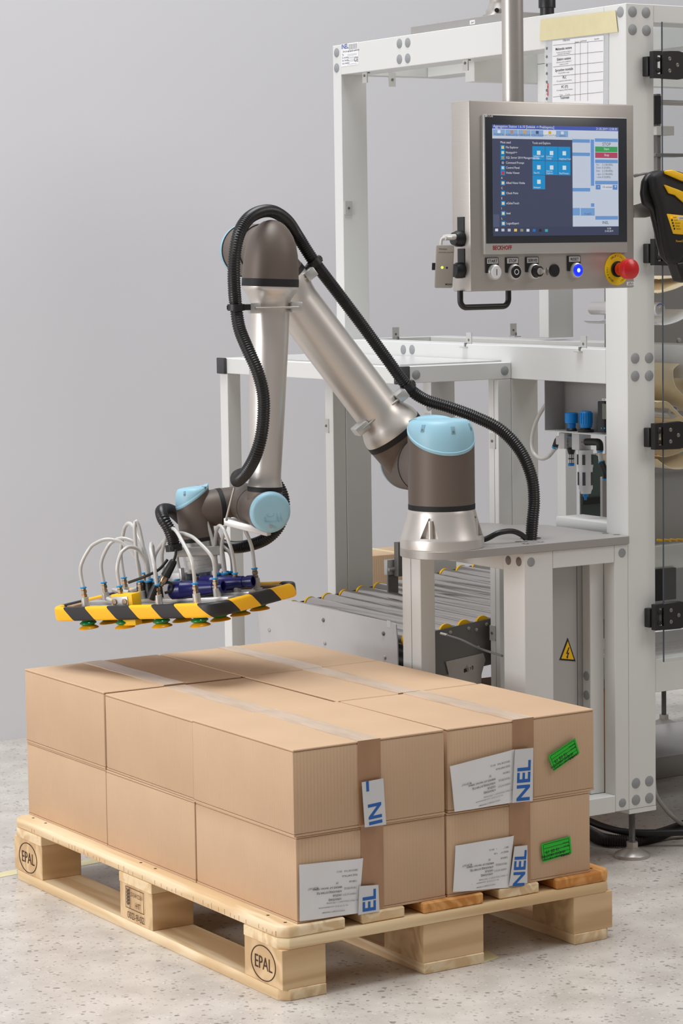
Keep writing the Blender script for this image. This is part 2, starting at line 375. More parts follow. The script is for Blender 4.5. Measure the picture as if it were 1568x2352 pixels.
for i, (x0, x1) in enumerate(XB):
    for j, (y0, y1) in enumerate(YS):
        blocks[i, j] = bevprism(chamf(x0 + (.002 if i == 0 else 0), x1, y0 + (.002 if j == 0 else 0), y1, .022, .1), .001).build('block', M_wend, pal)
for j in (0, 2):   # branded ovals on the long side
    yc = (YS[j][0] + YS[j][1]) / 2; pl = Pl((.0018, yc, .060), -Y_, Z_); m_ = MB()
    ring = []
    m_.tube([pl.p(.046 * math.cos(t), .034 * math.sin(t), .0003) for t in [2 * math.pi * k / 48 for k in range(48)]], .0011, 6, closed=True)
    write(m_, pl, 'EPAL', 0, -.0125, .037, .0008, 'c', sx=.85); m_.build('burnt_mark', M_burn, blocks[0, j])
pl = Pl((-.0002, .6, .062), -Y_, Z_); m_ = MB()
for a, b, c, d in ((-.042, -.012, -.041, .034), (-.023, -.012, -.022, .034), (.038, -.012, .039, .034), (-.042, .033, .039, .034), (-.042, -.012, .039, -.011)): pl.rect(m_, a, b, c, d, 0, .0006)
for k in range(5):
    y = -.006 + k * .007
    for s_ in (-1, 1): pl.quad(m_, [(-.032, y), (-.032 + s_ * .006, y + .006), (-.032 + s_ * .005, y + .009), (-.032, y + .003)], 0, .0006)
write(m_, pl, 'SI-341226', -.019, .016, .0135, .0006, 'l', sx=.9); write(m_, pl, 'HT', .0, -.006, .017, .0006); write(m_, pl, '002-9-02', -.036, -.033, .021, .0006)
m_.build('burnt_mark', M_burn, blocks[0, 1])
#==CARTONS==
def carton(x0, x1, y0, y1, z0, z1, label, yaw=0., grp=None, tape=(.05, .2), wornt=True):
    cx, cy = (x0 + x1) / 2, (y0 + y1) / 2
    t = thing('carton', label, 'carton', (cx, cy, z0), grp)
    body = MB().rbox(x0, x1, y0, y1, z0 + .004, z1 - .004, .003)
    e = MB().box(x0 + .004, x1 - .004, y0 + .001, y1 - .001, z0 + .0015, z1 - .0015)
    rt = Matrix.Translation((cx, cy, 0)) @ Matrix.Rotation(R_(yaw), 4, 'Z') @ Matrix.Translation((-cx, -cy, 0))
    def fin(m_, n_, mt, par=t):
        m_.v = [rt @ p for p in m_.v]; return m_.build(n_, mt, par)
    b = fin(body, 'body', M_card); fin(e, 'cut_edge', M_cardd)
    xm = cx + random.uniform(-.004, .004)
    for xa, xb in ((x0 + .0005, xm - .0008), (xm + .0008, x1 - .0005)):
        m_ = MB(); sag = random.uniform(-.0015, .001)
        for za, zb in ((z1 - .004, z1),):
            m_.bev(MB().hexa([(xa, y0, za), (xb, y0, za), (xb, y1, za), (xa, y1, za), (xa, y0, zb), (xb, y0, zb + sag), (xb, y1, zb + sag), (xa, y1, zb)]), .0012, 1)
        fin(m_, 'flap', M_card)
        fin(MB().box(xa, xb, y0, y1, z0, z0 + .004), 'flap', M_card)
    tp = MB(); hw = .026; zz = z1 + .0009
    N = 14
    for k in range(N):
        ya, yb = y0 - .001 + (y1 - y0 + .002) * k / N, y0 - .001 + (y1 - y0 + .002) * (k + 1) / N
        ja, jb = [.0012 * math.sin(q * 40 + cx * 30) for q in (ya, yb)]
        tp.hexa([(xm - hw + ja, ya, zz - .0018), (xm + hw + ja, ya, zz - .0018), (xm + hw + jb, yb, zz - .0018), (xm - hw + jb, yb, zz - .0018), (xm - hw + ja, ya, zz), (xm + hw + ja, ya, zz), (xm + hw + jb, yb, zz), (xm - hw + jb, yb, zz)])
    o = fin(tp, 'top_tape', M_tapes if wornt else M_tape)
    fin(MB().box(xm - hw, xm + hw, y0 - .0014, y0, z1 - tape[1], z1 + .0008), 'end_tape', M_tape)
    return t, b, xm
XC = ((.040, .386), (.391, .750)); YC = ((.010, .403), (.408, .800), (.804, 1.199)); ZC = ((.1445, .3135), (.3145, .483))
TL = {(0, 0, 1): 'upper carton at the branded pallet corner, white and blue tape strip on its end', (1, 0, 1): 'upper carton with tilted green label and large white sheet on its end',
      (0, 0, 0): 'lower carton with white sheet and no green label, above the bare pallet corner boards', (1, 0, 0): 'lower carton with nearly level green label and creased white sheet',
      (0, 1, 1): 'upper carton in the middle of the plain long side of the stack', (0, 2, 1): 'upper plain carton at the end of the long side facing the grey wall',
      (0, 1, 0): 'lower carton in the middle of the plain long side, above the stamped pallet block', (0, 2, 0): 'lower carton above the pallet corner with the small oval brand mark by the grey wall',
      (1, 1, 1): 'upper carton beside the robot pedestal, in the middle row of the stack', (1, 2, 1): 'upper carton beside the steel conveyor end plate, in the last row',
      (1, 1, 0): 'lower carton inside the stack beside the robot pedestal', (1, 2, 0): 'lower carton inside the stack beside the conveyor end plate'}
CT = {}
for (i, j, k), lb in TL.items():
    (x0, x1), (y0, y1), (z0, z1) = XC[i], YC[j], ZC[k]
    jx, jy = random.uniform(-.0015, .0015), random.uniform(-.001, .001); yw = random.uniform(-.25, .25)
    if (i, j, k) == (1, 0, 1): x1 += .009; yw = .4
    if (i, j, k) == (0, 0, 1): yw = -.1; y0 -= .003; x0 -= .003
    CT[i, j, k] = carton(x0 + jx, x1 + jx, y0 + jy, y1 + jy, z0, z1 - (.003 if (i, j, k) == (0, 1, 1) else 0), lb, yw, 'cartons stacked on the pallet', tape=(.05, .165))
def c2(pl, x, y): return pl.px(768 + x / 1.96, 1400 + y / 1.96)
def sheet(key, quad, name, mt, par=None, h=.0026, sub=(1, 1), wav=0.):
    pl = Pl((0, YC[0][0] - (.005 if key[2] else .001), 0), X_, Z_); q = [c2(pl, *p) for p in quad]; m_ = MB()
    nu, nv = sub; vs = []; fs = []
    for layer in (h, h - .0006):
        for b in range(nv + 1):
            for a in range(nu + 1):
                s_, t_ = a / nu, b / nv
                x = (q[0][0] * (1 - s_) + q[1][0] * s_) * (1 - t_) + (q[3][0] * (1 - s_) + q[2][0] * s_) * t_
                y = (q[0][1] * (1 - s_) + q[1][1] * s_) * (1 - t_) + (q[3][1] * (1 - s_) + q[2][1] * s_) * t_
                ww = wav * (math.sin(9 * s_ + 5 * t_) * .5 + math.sin(4 * t_ - 7 * s_) * .5 + .9) * (1 if 0 < a < nu or b == nv else .4)
                vs.append(pl.p(x, y, layer + ww))
    n1 = (nu + 1) * (nv + 1)
    for b in range(nv):
        for a in range(nu):
            i0 = b * (nu + 1) + a; fs += [(i0, i0 + nu + 1, i0 + nu + 2, i0 + 1), (i0 + n1, i0 + 1 + n1, i0 + nu + 2 + n1, i0 + nu + 1 + n1)]
    m_.add(vs, fs); return m_.build(name, mt, par or CT[key][0], sharp=60), pl, q
DOC = [('МИСКО 2-Р 10мг/мл 1000мл', .0058, 1), ('АЛКАЛОИД КУТИИ ПД', .0058, 1), ('СКОПЈЕ', .0058, 1), ('АЛКАЛОИД', .0058, 1)]
def docprint(o, pl, q, par, h=.0052):
    # the sheet hangs upside down: rows run from its right edge leftwards
    ex = Vector(q[1]) - Vector(q[0]); ang = math.atan2(ex.y, ex.x) + math.pi
    def P(s_, t_):
        a = Vector(q[0]) * (1 - s_) + Vector(q[1]) * s_; b = Vector(q[3]) * (1 - s_) + Vector(q[2]) * s_; return a * (1 - t_) + b * t_
    m_ = MB(); mb_ = MB()
    for st, s_, t_, sz in (('ПРОСМЕТКА   39113', .92, .18, .005), ('ВИД КАРТИЈА', .92, .27, .005), ('ТИРАЖ', .92, .38, .005), ('ПРОИЗВОД', .92, .5, .005), ('НАРАЧАТЕЛ', .92, .61, .005), ('ФОРМАТ', .3, .43, .0055), ('39', .62, .38, .006),
                          ('ул. Марко Орешковиќ 11, 1000 Скопје', .96, .74, .004), ('тел. 02 310 40 00  www.alkaloid.com.mk', .8, .81, .004), ('контролирано и пакувано', .75, .9, .0042)):
        x, y = P(s_, t_); write(m_, pl, st, x, y, sz, h, 'l', ang)
    for st, s_, t_, sz in (('МИСКО 2-Р 10мг/мл 1000мл', .68, .46, .0050), ('АЛКАЛОИД КУТИИ ПД', .68, .535, .0050), ('СКОПЈЕ', .68, .605, .0050), ('АЛКАЛОИД', .68, .675, .0050)):
        x, y = P(s_, t_); write(mb_, pl, st, x, y, sz, h, 'l', ang, bold=.03)
    m_.build('print', M_ink, par); mb_.build('bold_print', M_inkd, par)
def strip(key, quad, s_, frac, size, off=0.):
    o, pl, q = sheet(key, quad, 'printed_tape', M_tapew, h=.0075)
    m_ = MB(); c0 = (Vector(q[3]) + Vector(q[2])) / 2; c1 = (Vector(q[0]) + Vector(q[1])) / 2; d = c1 - c0; ang = math.atan2(d.y, d.x)
    nrm = Vector((-d.y, d.x)).normalized(); p = c0 + d * frac - nrm * size * .36
    for i, ch in enumerate(s_):
        ad_ = max(v.x for v in glyphs(s_[:i + 1])[0]) - max(v.x for v in glyphs(ch)[0]); k = p + d.normalized() * (ad_ * size * 1.05)
        write(MB(), pl, ch, k.x, k.y, size, .0079, 'l', ang, bold=.055, sx=1.05).build('letter', M_inkb, o)
    return o, pl, q
o, pl, q = sheet((1, 0, 1), [(515, 705), (806, 628), (806, 866), (537, 910)], 'paper_sheet', M_paper, sub=(8, 6), wav=.0012); docprint(o, pl, q, o)
strip((1, 0, 1), [(802, 628), (885, 620), (882, 858), (790, 868)], 'NEL', .0, .045)
o, pl, q = sheet((1, 0, 0), [(540, 1062), (803, 1017), (778, 1250), (530, 1270)], 'paper_sheet', M_paper, sub=(8, 6), wav=.0016); docprint(o, pl, q, o)
strip((1, 0, 0), [(800, 1064), (858, 1058), (858, 1228), (775, 1243)], 'NEL', -.06, .040)
o, pl, q = sheet((0, 0, 0), [(-163, 1148), (125, 1118), (105, 1365), (-160, 1402)], 'paper_sheet', M_paper, sub=(8, 6), wav=.0014); docprint(o, pl, q, o)
strip((0, 0, 0), [(102, 1242), (188, 1236), (193, 1355), (97, 1372)], 'EL', .04, .042)
strip((0, 0, 1), [(113, 775), (210, 757), (223, 965), (127, 978)], 'IN', .02, .042)
pl = Pl((0, YC[0][0] - .005, 0), X_, Z_)
pq = [c2(pl, *p) for p in ((132, 772), (144, 769), (146, 815), (134, 817))]
pl.quad(MB(), pq, .0075, .0079).build('print', M_inkb, CT[0, 0, 1][0])
for key, quad in (((1, 0, 1), [(958, 660), (1080, 578), (1100, 645), (985, 727)]), ((1, 0, 0), [(927, 1055), (1058, 1020), (1065, 1097), (935, 1138)])):
    o, pl, q = sheet(key, quad, 'green_label', M_green, h=.0022)
    m_ = MB(); q = [Vector(p) for p in q]; ex = q[1] - q[0]; ang = math.atan2(ex.y, ex.x) + math.pi
    P = lambda s_, t_: (q[0] * (1 - s_) + q[1] * s_) * (1 - t_) + (q[3] * (1 - s_) + q[2] * s_) * t_
    for t_ in (.08, .3, .5, .72, .92):
        a, b = P(.08, t_), P(.94, t_); d = Vector((0, .0004)); pl.quad(m_, [a - d, b - d, b + d, a + d], .0023, .0025)
    for s_ in (.06, .94):
        a, b = P(s_, .08), P(s_, .92); d = Vector((.0004, 0)); pl.quad(m_, [a - d, b - d, b + d, a + d], .0023, .0025)
    for st, s_, t_, sz, bo in (('Завршна контрола', .75, .88, .0062, 0), ('ИМЕНО МЮСТРИ', .78, .68, .0070, .04), ('Датум', .95, .45, .005, 0), ('Потпис', .95, .24, .005, 0), ('15 05 19', .6, .44, .010, 0), ('ОМИКА', .95, .9, .0066, .05)):
        x, y = P(s_, t_); write(m_, pl, st, x, y, sz, .0026, 'l', ang, bold=bo)
    m_.build('print', M_inkd, o)
#==MACHINE==
FX, FY = 1.238, .492
mach = thing('machine_frame', 'tall white aluminium profile frame of the packing machine, standing on levelling feet', 'frame', (1.278, .532, 0))
def prof(name, x0, x1, y0, y1, z0, z1, par, m=M_white): return MB().rbox(x0, x1, y0, y1, z0, z1, .0012, 1).build(name, m, par)
def caps(par, pl, pts, r=.0125, m=M_cap, name='cover_cap'):
    for x, y in pts:
        mb = MB(); mb.lathe(pl.p(x, y, -.001), pl.n, [(0, r), (.0016, r), (.0026, r * .85), (.003, 0)], 20); mb.build(name, m, par)
plx = Pl((FX, 0, 0), -Y_, Z_)          # face towards -x
ply = Pl((0, FY, 0), X_, Z_)           # face towards -y
RX = 1.516
post_n = prof('post', FX, FX + .08, FY, FY + .08, .125, 1.977, mach)
MB().box(FX, FX + .08, FY, FY + .08, .114, .1245).build('end_plate', M_white, mach)
post_l = prof('post', FX, FX + .08, 1.699, 1.739, .1, 1.977, mach)
prof('post', FX, FX + .08, .942, .982, .1, 1.1125, mach)
bt = prof('beam', FX, FX + .08, FY + .0805, 1.6985, 1.898, 1.977, mach)
bm_ = prof('beam', FX, FX + .08, FY + .0805, 1.6985, 1.113, 1.193, mach)
prof('post', RX, RX + .08, 1.699, 1.739, .1, 1.1125, mach)
prof('post', RX, RX + .08, 1.16, 1.2, 1.2, 1.897, mach)
for z0, z1 in ((1.898, 1.977), (1.113, 1.193)): prof('beam', FX + .0805, RX + .08, 1.7, 1.738, z0, z1, mach)
prof('beam', RX, RX + .08, .573, 1.698, 1.898, 1.977, mach)
prof('beam', RX, RX + .08, .573, 1.698, 1.113, 1.193, mach)
q = PY(1298.6, 1100, 1.75); prof('post', q.x, q.x + .04, 1.75, 1.79, .0, 1.112, mach)
# right hand beams of the door side
prof('beam', FX + .0805, 2.6, FY + .001, FY + .08, 1.936, 1.977, mach)
prof('beam', FX + .0805, 2.6, FY + .001, FY + .04, .392, .470, mach)
prof('post', 2.52, 2.6, FY, FY + .08, .47, 1.935, mach)
prof('post', 2.52, 2.6, FY, FY + .08, .1, .391, mach)
prof('beam', FX + .0805, 2.6, 1.2, 1.24, 1.85, 1.93, mach)
def cpts(pl, L): return [pl.px(*p) for p in L]
caps(mach, plx, cpts(plx, [(773, 121), (773, 156), (917, 100), (936, 98), (917, 136), (936, 134), (926, 803), (946, 803), (1424, 27.5)]))
caps(mach, ply, cpts(ply, [(1452, 27), (1483, 29), (1452, 68), (1484, 70), (1458, 823), (1490, 822), (1458, 864), (1490, 863), (1460, 1799), (1490.5, 1794), (1460, 1837.5), (1490.5, 1833)]))
caps(mach, Pl((RX, 0, 0), -Y_, Z_), [(-1.71, 1.0)])
# seam line between beam and post, glass line
def foot(par, x, y, ztop, r=.042):
    m_ = MB(); m_.lathe((x, y, 0), Z_, [(0, r), (.006, r), (.009, r * .96), (.022, .014), (.024, .0135)], 32); f_ = m_.build('foot_disc', M_ss, par)
    MB().lathe((x, y, .022), Z_, [(0, .0145), (.014, .0145)], 6).build('hex_nut', M_ss, f_)
    n_ = int((ztop - .03) / .0011); MB().lathe((x, y, .03), Z_, [(k * .0011, .0078 if k % 2 else .0068) for k in range(n_)], 14).build('threaded_rod', M_gdark, f_)
foot(mach, FX + .04, FY + .04, .122)
foot(mach, FX + .04, 1.719, .1); foot(mach, RX + .04, 1.719, .1); foot(mach, FX + .04, .962, .1); foot(mach, 2.56, FY + .04, .1)
def bracket(par, c, ax, up, sz=.011, m=M_alu):
    """small angle bracket with a screw: plate plus foot"""
    ax, up = Vector(ax), Vector(up); n = ax.cross(up); c = Vector(c); m_ = MB()
    m_.obox(c, ax, up, n, sz, sz * 1.7, .0015); m_.obox(c - up * sz * 1.6 + n * sz, ax, up, n, sz, .0015, sz)
    b = m_.build('angle_bracket', m, par)
    MB().cyl(c + n * .002 - n * .0001, c - n * .0035, .0035, n=10).build('screw', M_gdark, b)
    MB().cyl(c - up * sz * 1.4 + n * sz, c - up * sz * .6 + n * sz, .004, n=8).build('screw', M_gdark, b)
for (px, py, dn) in ((838, 174, 1), (1069, 146, 1), (1077, 778, -1), (1340, 789, -1)):
    z = 1.889 if dn == 1 else 1.203; p = onpl(px, py, (FX + .012, 0, 0), X_); bracket(mach, (FX + .012, p.y, z), -Y_, Z_ * dn * -1 if dn == 1 else Z_)
for (px, dn) in ((900, 1), (1172, 1)):
    p = PY(px, 185, 1.70); bracket(mach, (p.x, 1.70, 1.889), X_, Z_ * -1)
for px in (908, 1178):
    p = PY(px, 766, 1.70); bracket(mach, (p.x, 1.70, 1.203), X_, Z_)
bracket(mach, PY(800, 478, 1.697), X_ * -1, Z_, m=M_alu)
bracket(mach, PX(1188, 962, FX + .05) + V(0, 0, 0), X_ * -1, Z_)
# sticker plate
pls = Pl((FX, 0, 0), -Y_, Z_)
def c3(pl, x, y): return pl.px(760 + x / 2.1778, y / 2.1778)
a, b = c3(pls, 50, 222), c3(pls, 137, 322)
stk = pls.rect(MB(), a[0], a[1], b[0], b[1], .0001, .0006).build('rating_sticker', mat('sticker', (240, 240, 242), .4), mach)
m_ = MB(); wd, hh = b[0] - a[0], a[1] - b[1]
for k, st in enumerate(('Tip', 'Št. projekta', 'Ser. številka', 'Leto izdelave')):
    y = a[1] - hh * (.52 + .13 * k); write(m_, pls, st, a[0] + wd * .06, y, .0068, .0008)
    for yy in (y - .002, y + .0085): pls.rect(m_, a[0] + wd * .38, yy, a[0] + wd * .93, yy + .0004, .0006, .0008)
write(m_, pls, 'Stroj za agregacijo pakiranj', a[0] + wd * .1, a[1] - hh * .38, .0075, .0008); write(m_, pls, 'CE', a[0] + wd * .76, a[1] - hh * .86, .017, .0008)
for k in range(4): write(m_, pls, 'Industrijska elektronika', a[0] + wd * .45, a[1] - hh * (.1 + .06 * k), .0045, .0008)
m_.build('print', M_inkd, stk)
write(MB(), pls, 'INEL', a[0] + wd * .03, a[1] - hh * .22, .017, .0008, bold=.05).build('blue_print', mat('logo_blue', (40, 66, 140), .5), stk)
# plate box and tube flange on top of the frame
tp = thing('top_cover', 'flat grey sheet metal box lying on top of the machine frame', 'cover', (1.33, 1.0, 1.978))
prof('lid', 1.262, 1.40, .955, 1.40, 1.9785, 2.0, tp, M_grey)
pl = Pl((1.262, 0, 0), -Y_, Z_); x, y = pl.px(1085, 51)
pl.rect(MB(), x - .011, y - .005, x + .011, y + .005, .0002, .0008).build('tag', M_paper, tp); write(MB(), pl, '-26A1', x - .009, y - .003, .0075, .001).build('print', M_inkd, tp)
#==SHELF==
sh = mach
prof('shelf_beam', .9375, FX - .0005, .942, .982, 1.113, 1.153, sh)
prof('shelf_beam', .898, .937, .947, 1.742, 1.113, 1.153, sh)
MB().rbox(.897, .938, .937, .9465, 1.112, 1.154, .002).build('end_cap', M_dark, sh)
MB().rbox(.888, .8975, 1.744, 1.783, 1.112, 1.154, .002).build('end_cap', M_dark, sh)
prof('shelf_beam', .898, FX - .001, 1.7435, 1.783, 1.113, 1.153, sh)
prof('shelf_leg', 1.197, 1.237, .942, .982, .02, 1.1125, sh); prof('shelf_leg', 1.197, 1.237, 1.699, 1.739, .02, 1.1125, sh)
prof('shelf_leg', .898, .938, 1.744, 1.783, .02, 1.1125, sh)
pl = Pl((0, .942, 0), X_, Z_); caps(sh, pl, [(.958, 1.133), (1.218, 1.133)], .0115)
for (lx, ly) in ((1.217, .962), (1.217, 1.719), (.918, 1.763)): MB().cyl((lx, ly, 0), (lx, ly, .021), .03, .022, 20).build('foot_disc', M_blackm, sh)
bracket(sh, PX(750, 978, 1.196) + V(0, .0, 0), Y_, Z_); bracket(sh, PX(982, 964, RX) * 1, Y_, Z_)
bracket(sh, PX(1131, 1013, 1.195), Y_, Z_); bracket(sh, PX(1131, 1454, 1.195), Y_, Z_)
# clear shelf board
MB().box(.94, FX - .002, .984, 1.742, 1.1535, 1.1565).build('shelf_board', mat('shelf_board', (206, 204, 203), .25), sh)
#==PEDESTAL==
ped = thing('robot_pedestal', 'grey white profile pedestal with teardrop steel top plate and recessed cabinet door', 'pedestal', (1.05, .6, 0))
BX, BY = .779, .580; ZP = .766
poly = [(FX - .001, BY - .0945)]
a1 = math.atan2(.573, .819)
arc0, arc1 = -math.pi / 2, -(math.pi * 3 / 2) + a1     # clockwise round the base
for k in range(25):
    t = arc0 + (arc1 - arc0) * k / 24; poly.append((BX + .0945 * math.cos(t), BY + .0945 * math.sin(t)))
L = .50; ex, ey = poly[-1][0] + L * .819, poly[-1][1] + L * .573
for k in range(7):
    t = k / 6 * (math.pi / 2 + .6); poly.append((ex - .03 * .573 + 0 + .05 * (math.sin(t)), ey + .0 - .05 * (1 - math.cos(t))))
poly.append((FX - .001, .80))
MB().bev(MB().prism([(x, y, ZP - .0185) for x, y in poly], (0, 0, .0185)), .001, 1).build('top_plate', mat('plate_grey', (172, 167, 164), .4, .45), ped)
for x, y in [PZ(a, b, ZP).to_2d() for a, b in ((1190, 1244), (1207, 1249), (1241, 1245), (1390, 1225), (1415, 1228))]:
    MB().lathe((x, y, ZP), Z_, [(0, .008), (.0006, .008), (.0006, .004), (.0001, .0035)], 16).build('screw', M_gdark, ped)
FY2 = .487
prof('post', .941, 1.021, FY2 + .005, FY2 + .085, .05, .747, ped); prof('post', 1.198, FX - .0005, FY2 + .005, FY2 + .045, .125, .747, ped)
prof('post', .802, .842, .703, .778, 0.0, .747, ped); MB().box(.8012, .802, .740, .7412, .0, .747).build('profile_groove', M_cap, ped); MB().box(1.1964, 1.197, .958, .959, .02, 1.11).build('profile_groove', M_cap, mach)
prof('front_beam', 1.0215, 1.1975, FY2 + .005, FY2 + .045, .707, .747, ped); prof('side_beam', .941, .981, FY2 + .0855, .7995, .703, .747, ped)
prof('base_beam', 1.0215, 1.1975, FY2 + .005, FY2 + .085, .124, .163, ped)
prof('side_beam', 1.198, FX - .0005, FY2 + .046, .80, .707, .747, ped)
dr = MB().rbox(1.0215, 1.1975, FY2 + .075, FY2 + .080, .164, .706, .001, 1).build('cabinet_door', mat('door_grey', (186, 183, 181), .38, .3), ped)
MB().box(1.142, 1.1435, FY2 + .0743, FY2 + .0752, .164, .706).build('door_seam', M_gdark, dr)
prof('inner_post', 1.1575, 1.1975, FY2 + .0455, FY2 + .0745, .164, .706, ped)
caps(ped, Pl((1.1575, 0, 0), -Y_, Z_), [(-(FY2 + .06), .44), (-(FY2 + .06), .395)], .011)
lp = Pl((0, FY2 + .0748, 0), X_, Z_); x, y = lp.px(1349, 1304); mb = MB(); lp.disc(mb, x, y, .011, 0, .003); lk = mb.build('lock', M_alub, dr); mb = MB(); lp.disc(mb, x, y, .007, .003, .0034); mb.build('keyhole', M_black, lk)
# warning triangle
tri = [lp.px(*p) for p in ((1303, 1465), (1284, 1516), (1321, 1519))]
c = [sum(p[i] for p in tri) / 3 for i in (0, 1)]
o = lp.quad(MB(), tri, .0002, .001).build('warning_sign', M_black, dr)
t2 = [(c[0] + (p[0] - c[0]) * .78, c[1] + (p[1] - c[1]) * .78) for p in tri]
lp.quad(MB(), t2, .0009, .0013).build('yellow_field', M_yel, o)
k = .0205; bolt = [(.12, .85), (-.32, -.02), (-.02, .0), (-.16, -.42), (-.3, -.36), (-.1, -.75), (.12, -.44), (0, -.44), (.28, .12), (-.02, .1), (.3, .85)]
lp.quad(MB(), [(c[0] + a * k * .8, c[1] - .001 + b * k * .8) for a, b in bolt], .0012, .0016).build('lightning_bolt', M_black, o)
caps(ped, Pl((0, FY2 + .005, 0), X_, Z_), [ply.px(1219, 1291), ply.px(1428, 1270), ply.px(1429, 1844)], .0105)
pc = Pl((.941, 0, 0), -Y_, Z_); caps(ped, pc, [pc.px(1167, 1287), pc.px(1191, 1290)], .0105, mat('bolt_hole', (120, 112, 108), .5))
foot(ped, .981, FY2 + .045, .055, .03)
# small white cover behind the pedestal, below the air unit
bx = thing('edge_cover', 'short white rounded cover strip beside the pedestal top, below the air filter', 'cover', (1.285, .70, .757))
MB().rbox(1.262, 1.345, .574, .80, .757, .785, .004).build('strip', M_white, bx)
#==ROBOT==
S = V(.779, .58, .9441); A = V(.8289, .7554, .9441); E = V(.4723, .8567, 1.4324); Ef = V(.4359, .7287, 1.4324); W = V(.4117, .7356, .861)
a_ = V(.2734, .9619, 0).normalized(); u_ = V(-.9619, .2734, 0).normalized()
W2 = V(.4593, .903, .861); W3 = V(.3445, .9356, .8484); gn = V(-.0876, .073, .9935).normalized(); v5 = V(-.9566, .2719, -.1043).normalized()
e1 = V(.3185, -.9429, .0974).normalized(); e2 = gn.cross(e1).normalized(); G = V(.2976, .9541, .6029)
rob = thing('industrial_robot', 'grey and silver six axis robot arm with pale blue joint caps, bolted to the pedestal', 'robot arm', (.779, .58, ZP))
def lat(name, o, ax, prof_, m, par=None, n=48, **k): return MB().lathe(o, ax, prof_, n, **k).build(name, m, par or rob)
# base with gusset pockets
base = lat('base', (BX, BY, ZP), Z_, [(0, .0935), (.001, .0942), (.019, .0942), (.022, .0935), (.026, .0915), (.05, .0845), (.07, .0785), (.078, .0768), (.083, .0755), (.0855, .0745)], M_ralu, n=64)
cut = MB()
for ang in (-143, -53, 37, 127):
    d = V(math.cos(R_(ang)), math.sin(R_(ang)), 0); t = V(-d.y, d.x, 0); o = V(BX, BY, ZP)
    cut.prism([o + d * .074 + t * .0215 + Z_ * .0265, o + d * .074 - t * .0215 + Z_ * .0265, o + d * .074 - t * .0045 + Z_ * .0715, o + d * .074 + t * .0045 + Z_ * .0715], d * .05)
co = cut.build('cutter', M_ralu); md = base.modifiers.new('cut', 'BOOLEAN'); md.object = co; md.solver = 'EXACT'
dg = bpy.context.evaluated_depsgraph_get(); nm = bpy.data.meshes.new_from_object(base.evaluated_get(dg)); base.modifiers.clear(); base.data = nm; bpy.data.objects.remove(co)
nm.polygons.foreach_set('use_smooth', [True] * len(nm.polygons)); nm.set_sharp_from_angle(angle=R_(30))
for ang in (-143, -53, 37, 127):
    d = V(math.cos(R_(ang)), math.sin(R_(ang)), 0); o = V(BX, BY, ZP)
    MB().cyl(o + d * .079 + Z_ * .0262, o + d * .079 + Z_ * .066, .0062, .0055, 16).build('boss', M_ralu, base)
lat('seal_ring', (BX, BY, ZP + .0855), Z_, [(0, .0748), (.0005, .0752), (.0115, .0752), (.012, .0748)], M_blackm)
# shoulder housing: upright barrel cut by a slanted plane, plus the side barrel
def slant(o, ax, tilt_dir, r, h0, hc, slope, n=64):
    """barrel along ax from h0 to the slanted plane h = hc - slope * (p . tilt_dir)"""
    x, y, z = basis(ax, tilt_dir); o = Vector(o); mb = MB(); vs = []; lv = 6
    for i in range(lv + 1):
        for k in range(n):
            t = 2 * math.pi * k / n; d = r * math.cos(t); top = hc - slope * d; h = h0 + (top - h0) * i / lv
            vs.append(o + z * h + x * d + y * (r * math.sin(t)))
    fs = [(i * n + k, i * n + (k + 1) % n, (i + 1) * n + (k + 1) % n, (i + 1) * n + k) for i in range(lv) for k in range(n)]
    fs += [tuple(range(n - 1, -1, -1)), tuple(lv * n + k for k in range(n))]; return mb.add(vs, fs)
def bluecap(o, ax, tilt_dir, r, hc, slope, par, thick=.03, screws=(), name='joint_cap'):
    x, y, z = basis(ax, tilt_dir); c = Vector(o) + z * hc
    sec = math.sqrt(1 + slope * slope); nrm = (z + x * slope).normalized(); ll = (x - z * slope).normalized()
    k = 1.005
    pr_ = [(-.001, r * k), (.001, r * k * 1.008), (.006, r * k * 1.008), (.0075, r * k * .985), (thick * .75, r * k * .955), (thick * .93, r * k * .90), (thick, r * k * .82), (thick * 1.04, r * .5), (thick * 1.05, 0)]
    mb = MB().lathe(c, nrm, pr_, 64, sx=sec, xdir=ll); cp = mb.build(name, M_blue, par, sharp=50)
    for ang in screws:
        rd = (ll * (sec * math.cos(ang)) + y * math.sin(ang)); rl = rd.length; rd.normalize(); sn = (nrm * .8 + rd * .6).normalized(); td = sn.cross(rd).normalized(); tg = td.cross(sn)
        q = c + rd * (r * rl * .925) + nrm * (thick * .90) - sn * .0042
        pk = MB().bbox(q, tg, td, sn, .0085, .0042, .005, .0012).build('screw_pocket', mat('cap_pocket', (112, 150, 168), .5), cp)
        MB().cyl(q + sn * .004 + tg * -.003, q + sn * .0056 + tg * -.003, .0028, n=12).build('screw', M_gdark, cp)
    return cp
